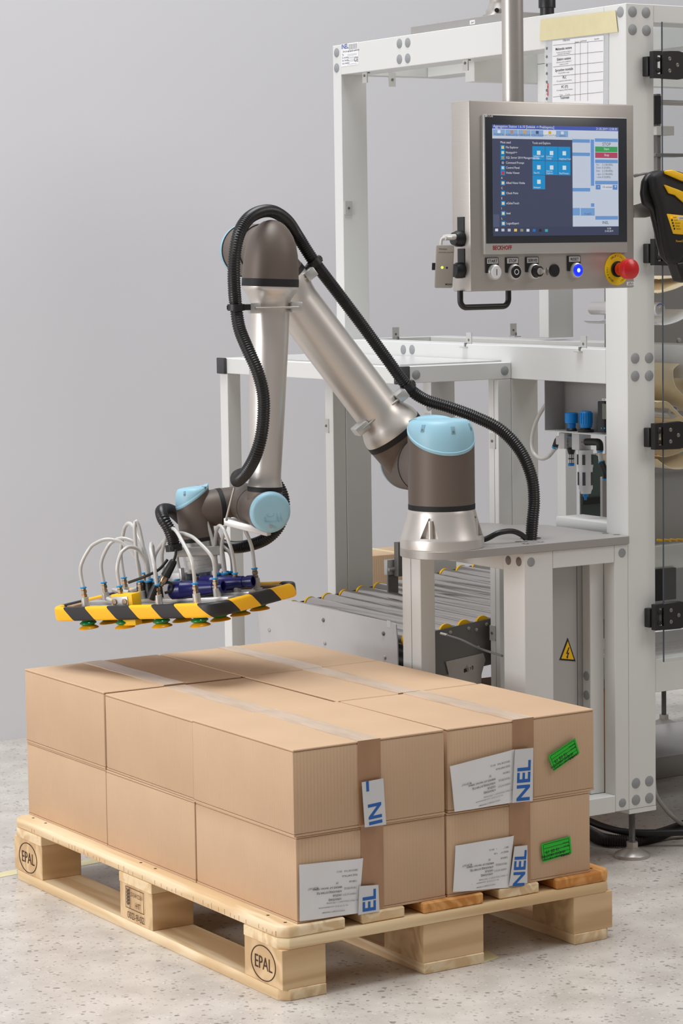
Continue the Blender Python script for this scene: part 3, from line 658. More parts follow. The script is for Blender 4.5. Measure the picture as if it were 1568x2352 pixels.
def wedgecap(o, ax, tilt_dir, r, hc, slope, H, fr, par, screws=(), n=64):
    """cap whose rim follows the slanted housing edge and whose top is square to the axis"""
    x, y, z = basis(ax, tilt_dir); o = Vector(o); vs = []; rows = [(0, 1.0), (1, 1.014), (2, 1.014), (3, .992)] + [(4 + k, None) for k in range(9)]
    def pt(t, rr, h): return o + x * (rr * math.cos(t)) + y * (rr * math.sin(t)) + z * h
    def surf(t, q):
        h0 = hc - slope * r * math.cos(t) + .0078; an = q * math.pi / 2; rr = r * .992 - fr * (1 - math.cos(an)); return rr, H - (H - h0) * (1 - math.sin(an))
    for row, k in rows:
        for j in range(n):
            t = 2 * math.pi * j / n; hr = hc - slope * r * math.cos(t)
            if k: vs.append(pt(t, r * k, hr + (-.0005, .0008, .006, .0072)[row]))
            else: vs.append(pt(t, *surf(t, (row - 4) / 8)))
    m_ = len(rows); vs.append(o + z * (H + .0008)); fs = [(i * n + j, i * n + (j + 1) % n, (i + 1) * n + (j + 1) % n, (i + 1) * n + j) for i in range(m_ - 1) for j in range(n)]
    fs += [((m_ - 1) * n + j, (m_ - 1) * n + (j + 1) % n, m_ * n) for j in range(n)] + [tuple(range(n - 1, -1, -1))]
    cp = MB().add(vs, fs).build('joint_cap', M_blue, par, sharp=50)
    for t in screws:
        p0, p1, p2 = pt(t, *surf(t, .50)), pt(t, *surf(t, .42)), pt(t, *surf(t, .58)); tg = (p2 - p1).normalized(); td = (y * math.cos(t) - x * math.sin(t)).normalized(); sn = td.cross(tg)
        if sn.dot(p0 - o) < 0: sn = -sn
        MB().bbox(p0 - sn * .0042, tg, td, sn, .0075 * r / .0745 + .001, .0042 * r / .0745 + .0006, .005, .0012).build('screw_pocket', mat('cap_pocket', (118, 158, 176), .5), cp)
        MB().cyl(p0 - tg * .004 - sn * .001, p0 - tg * .004 + sn * .0013, .0024, n=12).build('screw', M_gdark, cp)
    return cp
sb = slant(S, Z_, -a_, .0745, .8635 - S.z, 1.013 - S.z, .5); sb.lathe(S, a_, [(0, .066), (.108, .066)], 64); sb.build('shoulder_housing', M_rgrey, rob)
wedgecap(S, Z_, -a_, .0745, 1.013 - S.z, .5, 1.051 - S.z, .020, rob, (0.08, .95, -.95, 2.3, 4.0))
lat('joint_line', S + a_ * .108, a_, [(0, .0665), (.0002, .0672), (.003, .0672), (.0032, .0665)], M_blackm)
# upper arm
w_ = (E - A).normalized()
mb = MB().lathe(S + a_ * .111, a_, [(0, .0665), (.10, .0685), (.125, .0685)], 64); mb.lathe(A, w_, [(-.02, .060), (.0, .064), (.04, .068), (.078, .0705)], 64); mb.build('shoulder_joint', M_rgrey, rob)
bluecap(S + a_ * .234, a_, u_, .0685, 0, .0, rob, .022)
lat('seal_ring', A + w_ * .078, w_, [(0, .0706), (.0004, .0714), (.0135, .0714), (.014, .0706)], M_blackm)
lat('upper_arm_tube', A + w_ * .092, w_, [(0, .0705), (.006, .0705), (.016, .0685), (.028, .063), (.040, .0575), (.052, .0548), (.06, .054), (.37, .054), (.385, .056), (.40, .06), (.415, .064), (.425, .0645)], M_ralu, n=64)
lat('seal_ring', A + w_ * .517, w_, [(0, .0646), (.0004, .0652), (.0115, .0652), (.012, .0646)], M_blackm)
mb = MB().lathe(A, w_, [(.529, .0645), (.56, .063), (.60, .058), (.63, .05)], 64); mb.lathe(E, a_, [(-.075, .0585), (.03, .0590), (.070, .0595)], 64); mb.build('elbow_joint', M_rgrey, rob)
lat('joint_line', E + a_ * .0702, a_, [(0, .0595), (.0002, .061), (.003, .061), (.0032, .0595)], M_blackm)
bluecap(E + a_ * .0738, a_, u_, .0615, 0, 0., rob, .034)
lat('joint_line', E - a_ * .076, a_, [(0, .0583), (.0002, .059), (.003, .059), (.0032, .0583)], M_blackm)
# forearm
fd = (W - Ef).normalized()
mb = MB().lathe(Ef, fd, [(-.0655, 0), (-.0648, .008), (-.0615, .0185), (-.055, .0285), (-.044, .0385), (-.03, .0475), (-.012, .0545), (.01, .0588), (.035, .0612), (.063, .0622)], 64); mb.lathe(Ef, a_, [(.0, .052), (.058, .0565)], 48); mb.build('elbow_housing', M_rgrey, rob)
lat('seal_ring', Ef + fd * .063, fd, [(0, .0622), (.0004, .0628), (.0165, .0628), (.017, .0622)], M_blackm)
lat('forearm_tube', Ef + fd * .0800, fd, [(0, .0618), (.005, .0615), (.009, .0595), (.017, .0535), (.026, .0475), (.034, .0447), (.045, .0438), (.12, .0432), (.28, .0392), (.41, .0348), (.425, .0352), (.434, .0376), (.4395, .0385)], M_ralu, n=64)
lat('seal_ring', Ef + fd * .5195, fd, [(0, .0387), (.0004, .0392), (.0105, .0392), (.011, .0387)], M_blackm)
mb = MB().lathe(W, fd, [(-.0415, .0386), (-.01, .039), (.02, .036), (.038, .02), (.04, 0)], 48); mb.lathe(W, a_, [(-.045, .0445), (.073, .0445)], 64); mb.build('wrist_housing', M_rgrey, rob)
wc = bluecap(W, -a_, -Z_, .0450, .0445, .12, rob, .014, name='joint_cap')
for ang in (2.1, 4.15, .05):
    q = W - a_ * .0575 + u_ * (.0345 * math.sin(ang)) + Z_ * (-.0345 * math.cos(ang) + .003); MB().cyl(q + a_ * .004, q - a_ * .0025, .0034, n=14).build('screw', M_ss, wc)
# embossed mark on the wrist cap
pl = Pl(W - a_ * .0585 + Z_ * -.0015, -u_, Z_); mb = MB()
for pts in ([(-.014, .018), (-.010, .011), (-.006, .011), (-.002, .013), (-.002, .018), (.02, .018), (.02, -.02), (.015, -.02)], [(.012, .016), (.006, .016), (.006, .002), (.003, -.006), (-.004, -.008), (-.010, -.006), (-.013, -.001)], [(-.016, -.008), (-.016, -.019), (.012, -.019), (.012, .012)], [(-.006, -.003), (-.008, .001), (-.003, .001), (.002, .007)]):
    mb.tube([pl.p(x, y, 0) for x, y in pts], .0007, 6)
mb.build('embossed_mark', mat('cap_line', (128, 172, 190), .5), wc)
lat('joint_line', W + a_ * .073, a_, [(0, .0443), (.0002, .045), (.0026, .045), (.0028, .0443)], M_blackm)
mb = MB().lathe(W, a_, [(.076, .0444), (.195, .0444), (.212, .040), (.222, .028), (.225, 0)], 64); mb.lathe(W2, v5, [(0, .040), (.0535, .0415)], 48); mb.build('wrist_link', M_rgrey, rob)
lat('seal_ring', W2 + v5 * .0535, v5, [(0, .0417), (.0004, .0424), (.0105, .0424), (.011, .0417)], M_blackm)
mb = slant(W3, gn, v5, .0395, -.060, .028, .52); mb.lathe(W2, v5, [(.0645, .0417), (.095, .041), (.12, .037)], 48); mb.build('wrist_housing', M_rgrey, rob)
wedgecap(W3, gn, v5, .0395, .028, .52, .053, .012, rob, (.9, 2.3, 4.0))
lat('seal_ring', W3 - gn * .060, -gn, [(0, .0396), (.0004, .0402), (.0085, .0402), (.009, .0396)], M_blackm)
lat('tool_flange', W3 - gn * .069, -gn, [(0, .037), (.012, .037), (.0125, .0395), (.040, .0395), (.041, .0385), (.052, .0385), (.053, .034), (.058, .034)], M_alub)
# hose clamps
def clamp(par, c, ax, rv, fv, wl, wr, blk=.0115, lenf=.012):
    """two aluminium jaws joined by a rod over the front of a tube: rv to the right, fv to the front"""
    c, ax, rv, fv = Vector(c), Vector(ax), Vector(rv), Vector(fv)
    L, R2 = c - rv * wl + fv * .022, c + rv * wr + fv * .012
    MB().bbox(L, rv, ax, fv, blk, blk, lenf, .002).build('clamp_jaw', M_alub, par); MB().bbox(R2, rv, ax, fv, blk, blk, lenf, .002).build('clamp_jaw', M_alub, par)
    MB().cyl(L + fv * .012, R2 + fv * .022, .0024, n=10).build('clamp_rod', M_ss, par)
pt = lambda t: Ef + fd * t
c = pt((Ef.z - at(616, 706, 5.57).z)); clamp(rob, c - a_ * .024, fd, -u_, -a_, .047, .050)
MB().obox(c + u_ * .0 + a_ * .012, u_, fd, a_, .052, .0085, .034).build('clamp_body', M_alub, rob)
side = w_.cross(a_).normalized()
if side.x < 0: side = -side          # towards the lower right of the upper arm
for s_ in (.150, .50):
    c = A + w_ * s_; L = c - side * .06 - a_ * .025; R2 = c + side * .058 - a_ * .03
    MB().bbox(L, side, w_, a_, .017, .010, .022, .002).build('clamp_jaw', M_alub, rob); MB().bbox(R2, side, w_, a_, .013, .011, .020, .002).build('clamp_jaw', M_alub, rob)
    MB().cyl(L - a_ * .02, R2 - a_ * .016, .0026, n=10).build('clamp_rod', M_ss, rob)
q0, q1 = at(518, 1197, 5.60), at(618, 1222, 5.56)
d = (q1 - q0).normalized(); MB().bbox((q0 + q1) / 2, d, Z_, d.cross(Z_).normalized(), (q1 - q0).length / 2, .0085, .012, .002).build('clamp_bar', M_alub, rob)
MB().cyl(at(518, 1196, 5.585), at(538, 1120, 5.58), .0024, n=10).build('clamp_rod', M_ss, rob)
#==GRIPPER==
grp = thing('vacuum_gripper', 'vacuum suction gripper with black and yellow striped bumper and sixteen bellows cups', 'gripper', G)
def gp(x, y, h): return G + e1 * x + e2 * y + gn * h
x0, x1, y0, y1, rc, hb = -.264, .250, -.125, .158, .045, .0385
path = []
for cx, cy, t0 in ((x1 - rc, y1 - rc, 0), (x0 + rc, y1 - rc, 90), (x0 + rc, y0 + rc, 180), (x1 - rc, y0 + rc, 270)):
    for k in range(9): t = R_(t0 + 90 * k / 8); path.append(V(cx + rc * math.cos(t), cy + rc * math.sin(t), 0))
dense = []
for i in range(len(path)):
    p, q = path[i], path[(i + 1) % len(path)]; n_ = max(1, int((q - p).length / .006))
    for k in range(n_): dense.append(p + (q - p) * (k / n_))
prof2 = []
for cx, cy, t0 in ((.009, .016, 0), (-.009, .016, 90), (-.009, -.016, 180), (.009, -.016, 270)):   # out, up
    for k in range(5):
        t = R_(t0 + 22.5 * k); rr = .006; prof2.append(((cx - math.copysign(rr, cx)) + rr * math.cos(t) * 1.0, (cy - math.copysign(rr, cy)) + rr * math.sin(t)))
mb = MB(); NP = len(prof2); attr = []; s_ = 0.; N = len(dense)
Ltot = sum((dense[(i + 1) % N] - dense[i]).length for i in range(N)); per = Ltot / round(Ltot / .132)
for i in range(N + 1):
    p = dense[i % N]; t = (dense[(i + 1) % N] - dense[(i - 1) % N]).normalized(); o = V(t.y, -t.x, 0)
    for (a, b) in prof2:
        mb.v.append(gp(p.x + o.x * a, p.y + o.y * a, hb + b)); attr.append((s_ + b * 1.0 + .047) / per + 10)
    if i < N: s_ += (dense[(i + 1) % N] - p).length
for i in range(N):
    for k in range(NP): mb.f.append([i * NP + k, i * NP + (k + 1) % NP, (i + 1) * NP + (k + 1) % NP, (i + 1) * NP + k])
mb.attr = attr; mb.build('bumper', M_stripe, grp, sharp=60)
def gbox(name, x0, x1, y0, y1, h0, h1, m, par=None, bv=.001):
    c = gp((x0 + x1) / 2, (y0 + y1) / 2, (h0 + h1) / 2); return MB().bbox(c, e1, e2, gn, (x1 - x0) / 2, (y1 - y0) / 2, (h1 - h0) / 2, bv).build(name, m, par or grp)
gbox('carrier_plate', -.25, .236, -.111, .144, .040, .046, M_grey)
gbox('wooden_strip', -.235, .215, .118, .138, .0462, .052, mat('brown_strip', (160, 128, 96), .7))
gbox('wooden_strip', -.245, -.222, -.09, .11, .0462, .052, MATS['brown_strip'])
for yy in (-.035, .035): gbox('profile_rail', -.215, .215, yy - .012, yy + .012, .0462, .054, M_alub)
ends = []
for i in range(4):
    for j in range(4):
        x, y = (i - 1.5) * .115, (j - 1.5) * .067
        cup = MB().lathe(gp(x, y, .0070), gn, [(0, .0125), (.002, .0150), (.0045, .0192), (.0060, .0197), (.0075, .0190), (.0105, .0142), (.0125, .0128), (.0145, .0145), (.0175, .0188), (.0190, .0190), (.022, .015), (.025, .0105), (.036, .0095)], 28).build('cup_bellows', M_cupg, grp, sharp=50)
        MB().lathe(gp(x, y, 0), gn, [(.0, .0228), (.0012, .0233), (.0026, .0225), (.0055, .0180), (.0076, .0140), (.0082, .0120)], 28).build('cup_lip', M_cupy, cup, sharp=50)
        st = MB().lathe(gp(x, y, .046), gn, [(0, .013), (.003, .013), (.0032, .0088), (.026, .0088), (.0265, .0078)], 20).build('cup_stem', M_alub, grp)
        MB().lathe(gp(x, y, .0725), gn, [(0, .0072), (.006, .0072), (.0065, .0058), (.009, .0058), (.0095, .0075), (.015, .0075), (.016, .0062), (.020, .0062)], 6).build('fitting', M_brass, st)
        MB().lathe(gp(x, y, .0925), gn, [(0, .0064), (.0005, .0074), (.003, .0074), (.0035, .006)], 18).build('release_ring', M_cyan, st)
        ends.append((i, j, x, y))
# centre mount, ejectors, distributor and sensor
ax_, ay_ = .056, .053
mt = lambda r_: None
MB().lathe(gp(ax_, ay_, .046), gn, [(0, .030), (.012, .030), (.0122, .022), (.055, .022), (.0552, .046), (.064, .046), (.0642, .037), (.080, .037)], 40).build('mount_column', M_alub, grp)
gbox('valve_block', -.01, .05, .0, .055, .0462, .105, M_alub); gbox('valve_block', .02, .075, -.045, -.002, .0462, .085, M_grey)
gbox('valve_lever', .052, .060, -.02, -.008, .085, .118, M_alub)
for k, (x, y) in enumerate(((.055, -.055), (.085, .012))):
    d = (e1 * .83 + e2 * .22).normalized(); o = gp(x, y, .074)
    ej = MB().lathe(o, d, [(0, .017), (.004, .0205), (.03, .0205), (.032, .019), (.075, .0165), (.105, .0135), (.108, .0135), (.1085, .0115), (.118, .0115), (.1185, .0135), (.132, .0135), (.1322, .0105), (.112, .009)], 28, cap=False).build('ejector', M_navy, grp)
gbox('sensor_bracket', -.075, -.01, -.115, -.085, .046, .078, M_yel, bv=.002)
o = gbox('sensor_plate', -.07, -.022, -.1175, -.1152, .052, .073, M_alub, bv=.001)
for x in (-.062, -.03): MB().lathe(gp(x, -.1178, .062), -e2, [(0, .0065), (.003, .0065), (.0035, .004)], 14).build('screw', M_brass, o)
gbox('sensor_foot', -.065, -.012, -.112, -.09, .006, .02, M_yel, bv=.002)
dist = []
for k, (x, y) in enumerate(((-.07, -.02), (-.045, -.02), (-.02, -.02), (-.07, .01), (-.045, .01), (-.02, .01), (.10, .055), (.122, .055), (.10, .082), (.122, .082))):
    b = MB().lathe(gp(x, y, .050), gn, [(0, .0105), (.03, .0105), (.032, .0092), (.040, .0092)], 20).build('push_fitting', M_black, grp)
    MB().lathe(gp(x, y, .090), gn, [(0, .0085), (.0035, .0085), (.004, .006)], 18).build('release_ring', M_cyan, b); dist.append((x, y))
def airline(x0, y0, x1, y1, ht, lean=0.):
    P = [gp(x0, y0, .094), gp(x0, y0, .115 + ht * .3)]
    for k in range(1, 6):
        t = k / 6; P.append(gp(x0 + (x1 - x0) * (t * .86 + .07), y0 + (y1 - y0) * t, .112 + ht * (.35 + .65 * math.sin(math.pi * (.12 + .76 * t))) + lean * math.sin(math.pi * t)))
    P += [gp(x1, y1, .115 + ht * .3), gp(x1, y1, .090)]
    MB().tube(resample(spline(P, 8), .004), .0042, 12).build('air_hose', M_tube, grp, sharp=80)
for (i, j, k, ht) in ((0, 0, 0, .085), (1, 0, 1, .065), (0, 1, 3, .08), (2, 0, 2, .07), (3, 0, 5, .10), (3, 1, 4, .085), (3, 2, 6, .09), (3, 3, 7, .10), (0, 2, 3, .11), (2, 3, 8, .07), (1, 3, 9, .06), (1, 1, 1, .12), (2, 2, 6, .13)):
    x, y = (i - 1.5) * .115, (j - 1.5) * .067; airline(x, y, *dist[k], ht)
for pts in ([(-.10, -.03, .07), (-.16, -.02, .075), (-.17, .03, .06), (-.12, .05, .075), (-.07, .03, .065)], [(-.12, -.06, .055), (-.15, -.05, .06), (-.14, -.02, .055), (-.09, -.03, .06)]):
    MB().tube(spline([gp(*p) for p in pts], 10), .0042, 10).build('air_hose', M_tube, grp, sharp=80)
# black sensor plug and its leads
a, b = at(398, 1290, 5.60), at(375, 1332, 5.60); d = (b - a)
MB().lathe(a, d, [(-.004, .006), (0, .0085), (.012, .0095), (.03, .0105), (.037, .011), (.0375, .009)], 18).build('cable_plug', M_black, grp)
MB().lathe(a, d, [(.0378, .0095), (.046, .0105), (.052, .0095), (.053, .0065), (.06, .0065)], 12).build('plug_nut', M_brass, grp)
MB().lathe(at(358, 1345, 5.59), at(345, 1378, 5.59) - at(358, 1345, 5.59), [(0, .0075), (.02, .0095), (.033, .009)], 16).build('cable_plug', M_black, grp)
for pts in ([(398, 1290, 5.6), (403, 1275, 5.6), (404, 1262, 5.6)], [(385, 1285, 5.64), (365, 1308, 5.64), (338, 1322, 5.64), (318, 1330, 5.65), (295, 1338, 5.66)], [(358, 1345, 5.6), (372, 1338, 5.6), (392, 1340, 5.6), (394, 1356, 5.6), (378, 1362, 5.6)]):
    MB().tube(spline([at(*p) for p in pts], 8), .0032, 10).build('sensor_cable', M_black, grp)
# bracket that clamps the hose to the tool flange
c = W3 - gn * .088; fr = -a_; rt = -u_
MB().bbox(c + fr * .043 - rt * .012, rt, gn, fr, .050, .0105, .006, .002).build('hose_bracket', M_alub, grp)
MB().bbox(c - fr * .02 + rt * .046, rt, gn, fr, .009, .0115, .030, .002).build('hose_bracket', M_alub, grp)
MB().cyl(c + fr * .045 + rt * .03, c + fr * .005 + rt * .05, .0026, n=10).build('clamp_rod', M_ss, grp)
#==HOSE==
hs = thing('corrugated_hose', 'black corrugated cable hose running along the robot arm from pedestal to gripper', 'hose', (1.035, .594, ZP))
HP = [(1219, 1240, 5.76), (1222, 1200, 5.76), (1226, 1150, 5.765), (1220, 1095, 5.77), (1195, 1037, 5.78), (1150, 988, 5.79), (1090, 957, 5.80), (1030, 935, 5.80), (975, 917, 5.80), (936, 888, 5.79), (885, 820, 5.78), (830, 745, 5.77), (775, 672, 5.75), (722, 602, 5.72), (685, 545, 5.70), (660, 508, 5.66), (630, 487, 5.60), (600, 486, 5.55), (570, 502, 5.50), (550, 533, 5.47), (540, 575, 5.46), (537, 620, 5.46), (538, 665, 5.47), (542, 706, 5.48), (550, 755, 5.47), (570, 805, 5.45), (591, 853, 5.44), (604, 905, 5.44), (605, 955, 5.44), (599, 1005, 5.44), (585, 1050, 5.45), (565, 1085, 5.48), (545, 1104, 5.53), (548, 1092, 5.66), (585, 1085, 5.73), (625, 1100, 5.75), (648, 1135, 5.74), (651, 1175, 5.73), (638, 1212, 5.73), (610, 1238, 5.74), (570, 1253, 5.77), (530, 1256, 5.81), (480, 1240, 5.86), (430, 1205, 5.86), (395, 1174, 5.79), (372, 1172, 5.69), (374, 1190, 5.64), (388, 1215, 5.63), (397, 1240, 5.63), (400, 1264, 5.63)]
hose([at(*p) for p in HP], .0142, .0052, 18).build('hose_body', mat('hose_black', (20, 19, 20), .33), hs, sharp=80)
def clip(px, py, D, ax, toward, ln=.007):
    c = at(px, py, D); ax = Vector(ax).normalized(); t = Vector(toward); t = (t - ax * t.dot(ax)).normalized(); mb = MB()
    mb.lathe(c - ax * ln, ax, [(0, .0148), (0, .0188), (2 * ln, .0188), (2 * ln, .0148), (0, .0148)], 28, cap=False); mb.obox(c + t * .023, t, ax, ax.cross(t), .008, ln * .9, .010)
    o = mb.build('hose_clip', M_black, hs); MB().obox(c - t * .0185, t, ax, ax.cross(t), .0015, ln * .6, .004).build('clip_screw', M_blackm, o)
clip(542, 706, 5.48, Z_, -u_ - a_ * .2); clip(722, 603, 5.72, w_, -side * 1); clip(936, 889, 5.79, w_, -side)
clip(399, 1258, 5.63, gn, a_ - u_ * .5)
MB().lathe((1.035, .594, ZP + .0002), Z_, [(0, .024), (.0004, .024)], 28).build('floor_hole', M_black, hs)
cb = MB().tube(resample(spline([at(1095, 1243, 5.68), at(1118, 1237, 5.68), at(1145, 1224, 5.68), at(1175, 1220, 5.70), at(1197, 1228, 5.72), at(1207, 1238, 5.73)], 10), .004), .0062, 14).build('power_cable', M_black)
tag(cb, 'short thick black cable from the robot base into the pedestal plate', 'cable')
#==CONVEYOR==
cv = thing('roller_conveyor', 'inclined steel roller conveyor with yellow roller ends and plate across its low end', 'conveyor', (1.3, 1.32, 0))
CY0, CY1 = 1.000, 1.648; CX0 = .955; SL = .094
zc = lambda x: .5165 + SL * (x - 1.081)         # roller top height
CX1 = 1.93; NR = 18
for k in range(NR):
    x = 1.081 - .0545 * 2 + k * .0545; z = zc(x) - .020
    r_ = MB().lathe((x, CY0 + .010, z), Y_, [(0, .0185), (CY1 - CY0 - .02, .0185)], 24).build('roller', M_ss2, cv)
    for y, s_ in ((CY0 + .004, 1), (CY1 - .012, 1)): MB().lathe((x, y, z), Y_, [(0, .012), (0, .0200), (.007, .0200), (.008, .0188)], 24).build('roller_end', M_yel, r_)
for y0, y1 in ((CY0 - .003, CY0), (CY1, CY1 + .003)):
    P = [(CX0, y0, zc(CX0) - .010 - .115), (CX1, y0, zc(CX1) - .010 - .115), (CX1, y0, zc(CX1) - .010), (CX0, y0, zc(CX0) - .010)]
    rl = MB().prism(P, (0, y1 - y0, 0)).build('side_rail', M_gdark, cv)
    if y0 < 1.2:
        for k in range(8):
            x = 1.081 - .109 + k * .0545 + .006; MB().lathe((x, y0, zc(x) - .022), -Y_, [(0, .0045), (.002, .0045), (.003, .003)], 12).build('rail_bolt', M_ss, rl)
        for x, dz in ((1.165, .030), (1.17, .075)): MB().lathe((x, y0, zc(x) - dz), -Y_, [(0, .0045), (.002, .0045), (.003, .003)], 12).build('rail_bolt', M_ss, rl)
MB().prism([(CX0, CY0, zc(CX0) - .09), (CX1, CY0, zc(CX1) - .09), (CX1, CY0, zc(CX1) - .093), (CX0, CY0, zc(CX0) - .093)], (0, CY1 - CY0, 0)).build('under_tray', mat('tray_dark', (70, 66, 64), .6), cv)
plc = Pl((.938, 0, 0), -Y_, Z_)
pts = [plc.px(*p) for p in ((588, 1363), (905, 1430.5), (911, 1434), (914, 1470), (918, 1640), (612, 1590), (594, 1406))]
ep = plc.quad(MB(), pts, 0, .003).build('end_plate', M_plate, cv)
for px, py in ((621, 1447), (745, 1424), (748.5, 1477.5), (883, 1455), (886, 1510)):
    x, y = plc.px(px, py); MB().lathe(plc.p(x, y, .003), plc.n, [(0, .0055), (.0015, .0055), (.0035, .0035), (.0036, .001)], 14).build('plate_bolt', M_gdark if py in (1424, 1455) else M_ss, ep)
x, y = plc.px(895, 1433); plc.rect(MB(), x - .008, y - .008, x + .008, y + .008, .003, .0034).build('tape_tab', M_tapew, ep)
# pivot bracket under the rail
plr = Pl((0, CY0 - .004, 0), X_, Z_); bp_ = [plr.px(*p) for p in ((1022, 1520), (1108, 1500), (1113, 1515), (1104, 1548), (1100, 1640), (1042, 1600))]
br = plr.quad(MB(), bp_, .0, .003).build('pivot_bracket', M_ss, cv)
s0, s1 = plr.px(1062, 1541), plr.px(1086, 1532); MB().obox(plr.p((s0[0] + s1[0]) / 2, (s0[1] + s1[1]) / 2, .0033), (plr.p(*s1) - plr.p(*s0)).normalized(), Y_, X_.cross(Y_), .014, .0006, .0045).build('slot', M_black, br)
x, y = plr.px(1075, 1534); MB().lathe(plr.p(x, y, .003), plr.n, [(0, .0085), (.002, .0085), (.0022, .006), (.006, .006), (.0062, .0035), (.004, .003)], 18).build('plate_bolt', M_ss, br)
for xx in (1.0, 1.705):
    for yy in (CY0 + .02, CY1 - .06): prof('conveyor_leg', xx, xx + .04, yy, yy + .04, 0, zc(xx) - .126, cv, M_gdark)
sn = MB().tube(resample(spline([at(1012, 1455, 6.06), at(1025, 1459, 6.05), at(1060, 1470, 6.0), at(1100, 1489, 5.9), at(1155, 1507, 5.72)], 10), .01), .0028, 10).build('sensor_cable', mat('grey_cable', (120, 116, 114), .5))
tag(sn, 'thin grey sensor cable drooping in front of the conveyor side rail', 'cable')
MB().lathe(at(1012, 1455, 6.06), at(1035, 1461, 6.04) - at(1012, 1455, 6.06), [(0, .0035), (.02, .0035)], 10).build('connector', M_alub, cv)
# carton at the far conveyor side
bc = thing('carton', 'plain brown carton standing behind the conveyor next to a small metal stop', 'carton', (1.75, 2.15, 0))
qa, qb = PY(853, 1277, 1.92), PY(985, 1277, 1.92)
MB().rbox(qa.x, qb.x, 1.92, 2.08, .0, qa.z, .003).build('body', M_card, bc); MB().box(qa.x + .09, qb.x - .09, 1.919, 2.081, qa.z - .0005, qa.z + .0008).build('top_tape', M_mask, bc)
st = thing('side_stop', 'small pale metal stop with screw at the far conveyor rail', 'stop', (1.36, 1.665, .5))
q = at(898, 1302, 6.66); MB().bbox(q, X_, Y_, Z_, .018, .008, .020, .001).build('stop_plate', M_alub, st); q2 = at(908, 1285, 6.64); MB().bbox(q2 + V(.012, 0, 0), X_, Y_, Z_, .010, .010, .045, .001).build('guide_bar', M_gdark, st)
MB().cyl(q + V(-.016, -.012, -.005), q + V(.012, -.014, -.003), .005, n=8).build('screw', M_ss, st)
MB().box(q.x - .012, q.x + .02, q.y - .003, q.y + .003, zc(q.x) - .009, q.z - .019).build('stop_foot', M_gdark, st)
bc2 = tag(MB().rbox(1.33, 1.62, 1.03, 1.4, 0, .29, .003).build('carton', mat('amber_carton', (190, 122, 62), .7)), 'amber brown carton on the floor under the conveyor', 'carton')
pl = Pl((0, 1.0297, 0), X_, Z_); write(MB(), pl, 'Ново', 1.36, .2, .05, .0004).build('print', M_red, bc2)
#==PANEL==
pp0 = at(1077, 452, 4.93); yaw = R_(2.5); pxd = V(math.cos(yaw), math.sin(yaw), 0)
pan = thing('control_panel', 'stainless steel operator panel with touch screen and push buttons, hanging from a pole', 'control panel', (pp0.x + .19, pp0.y + .03, 1.33))
PN = Pl((pp0.x, pp0.y, 0), pxd, Z_)         # front face plane, n towards the camera
def c4(x, y, h=0.): return PN.px(980 + x / 3.136, 210 + y / 3.136, h)
(xl, yt), (xr, yb) = c4(303, 76), c4(1494, 1424)
yb = (c4(303, 1440)[1] + c4(1494, 1415)[1]) / 2; yt = (c4(303, 72)[1] + c4(1494, 86)[1]) / 2
def pbox(name, x0, y0, x1, y1, h0, h1, m, par=None, bv=.0015):
    x0, x1 = sorted((x0, x1)); y0, y1 = sorted((y0, y1))
    return MB().bbox(PN.p((x0 + x1) / 2, (y0 + y1) / 2, (h0 + h1) / 2), PN.x, PN.y, PN.n, (x1 - x0) / 2, (y1 - y0) / 2, abs(h1 - h0) / 2, bv).build(name, m, par or pan)
pbox('housing', xl, yb, xr, yt, -.058, 0, M_ss, bv=.003)
fx0, fy0 = c4(392, 165); fx1, fy1 = c4(1430, 1160)
fr = pbox('screen_frame', fx0, fy0, fx1, fy1, -.004, .007, M_alub, bv=.0015)
gx0, gy0 = c4(402, 172); gx1, gy1 = c4(1424, 1085); pbox('screen_glass', gx0, gy0, gx1, gy1, .0065, .0078, mat('screen_border', (52, 55, 62), .22), fr, bv=.0004)
disp = None; HS = .0079
def scr(c):
    m = mat('scr_%d_%d_%d' % c, c, .35, emit=.78); m.node_tree.nodes['Principled BSDF'].inputs['Base Color'].default_value = (.02, .02, .02, 1); return m
DX0, DY0 = c4(452, 240); DX1, DY1 = c4(1362, 1015)
def sq(fx, fy): return DX0 + (DX1 - DX0) * fx, DY0 + (DY1 - DY0) * fy
def cs(x, y):   # crop coordinates to the display, ironing out the perspective
    fx = (x - 455) / 908.; top = 242 + 0 * fx; bot = 1027 - 17 * fx; return sq(fx, (y - top) / (bot - top))
disp = PN.rect(MB(), DX0, DY0, DX1, DY1, .0070, HS).build('display', scr((208, 218, 236)), pan)
LAY = [0]
def srect(name, x0, y0, x1, y1, c, lv=1):
    p, q = cs(x0, y0), cs(x1, y1); return PN.rect(MB(), p[0], p[1], q[0], q[1], HS - .0001, HS + .0002 * lv).build(name, scr(c), disp)
srect('title_bar', 455, 242, 1362, 270, (72, 96, 186)); srect('tab_row', 455, 271, 1362, 324, (214, 222, 238))
for k, nme in enumerate(('PODATKI', 'AGREGACIJA', 'OBDELAVE', 'KONTROLA', 'NASTAVITVE', 'SERVIS')):
    x = 457 + k * 90; srect('tab', x, 276, x + 86, 322, (232, 236, 244) if k == 4 else (142, 180, 226), 2)
    srect('tab_icon', x + 34, 281, x + 54, 302, ((240, 240, 250), (206, 140, 110), (226, 170, 90), (70, 80, 120), (230, 180, 60), (220, 230, 250))[k], 3)
srect('start_menu', 455, 342, 1023, 985, (66, 72, 100), 2); srect('task_bar', 455, 982, 1362, 1030, (58, 66, 96), 3); srect('menu_rail', 455, 890, 498, 982, (84, 92, 122), 3)
for y in (335, 432, 690): srect('panel_header', 1024, y, 1152, y + 24, (112, 160, 220), 2)
for y in (326, 480, 635, 893): srect('panel_header', 1190, y, 1358, y + 24, (112, 160, 220), 2)
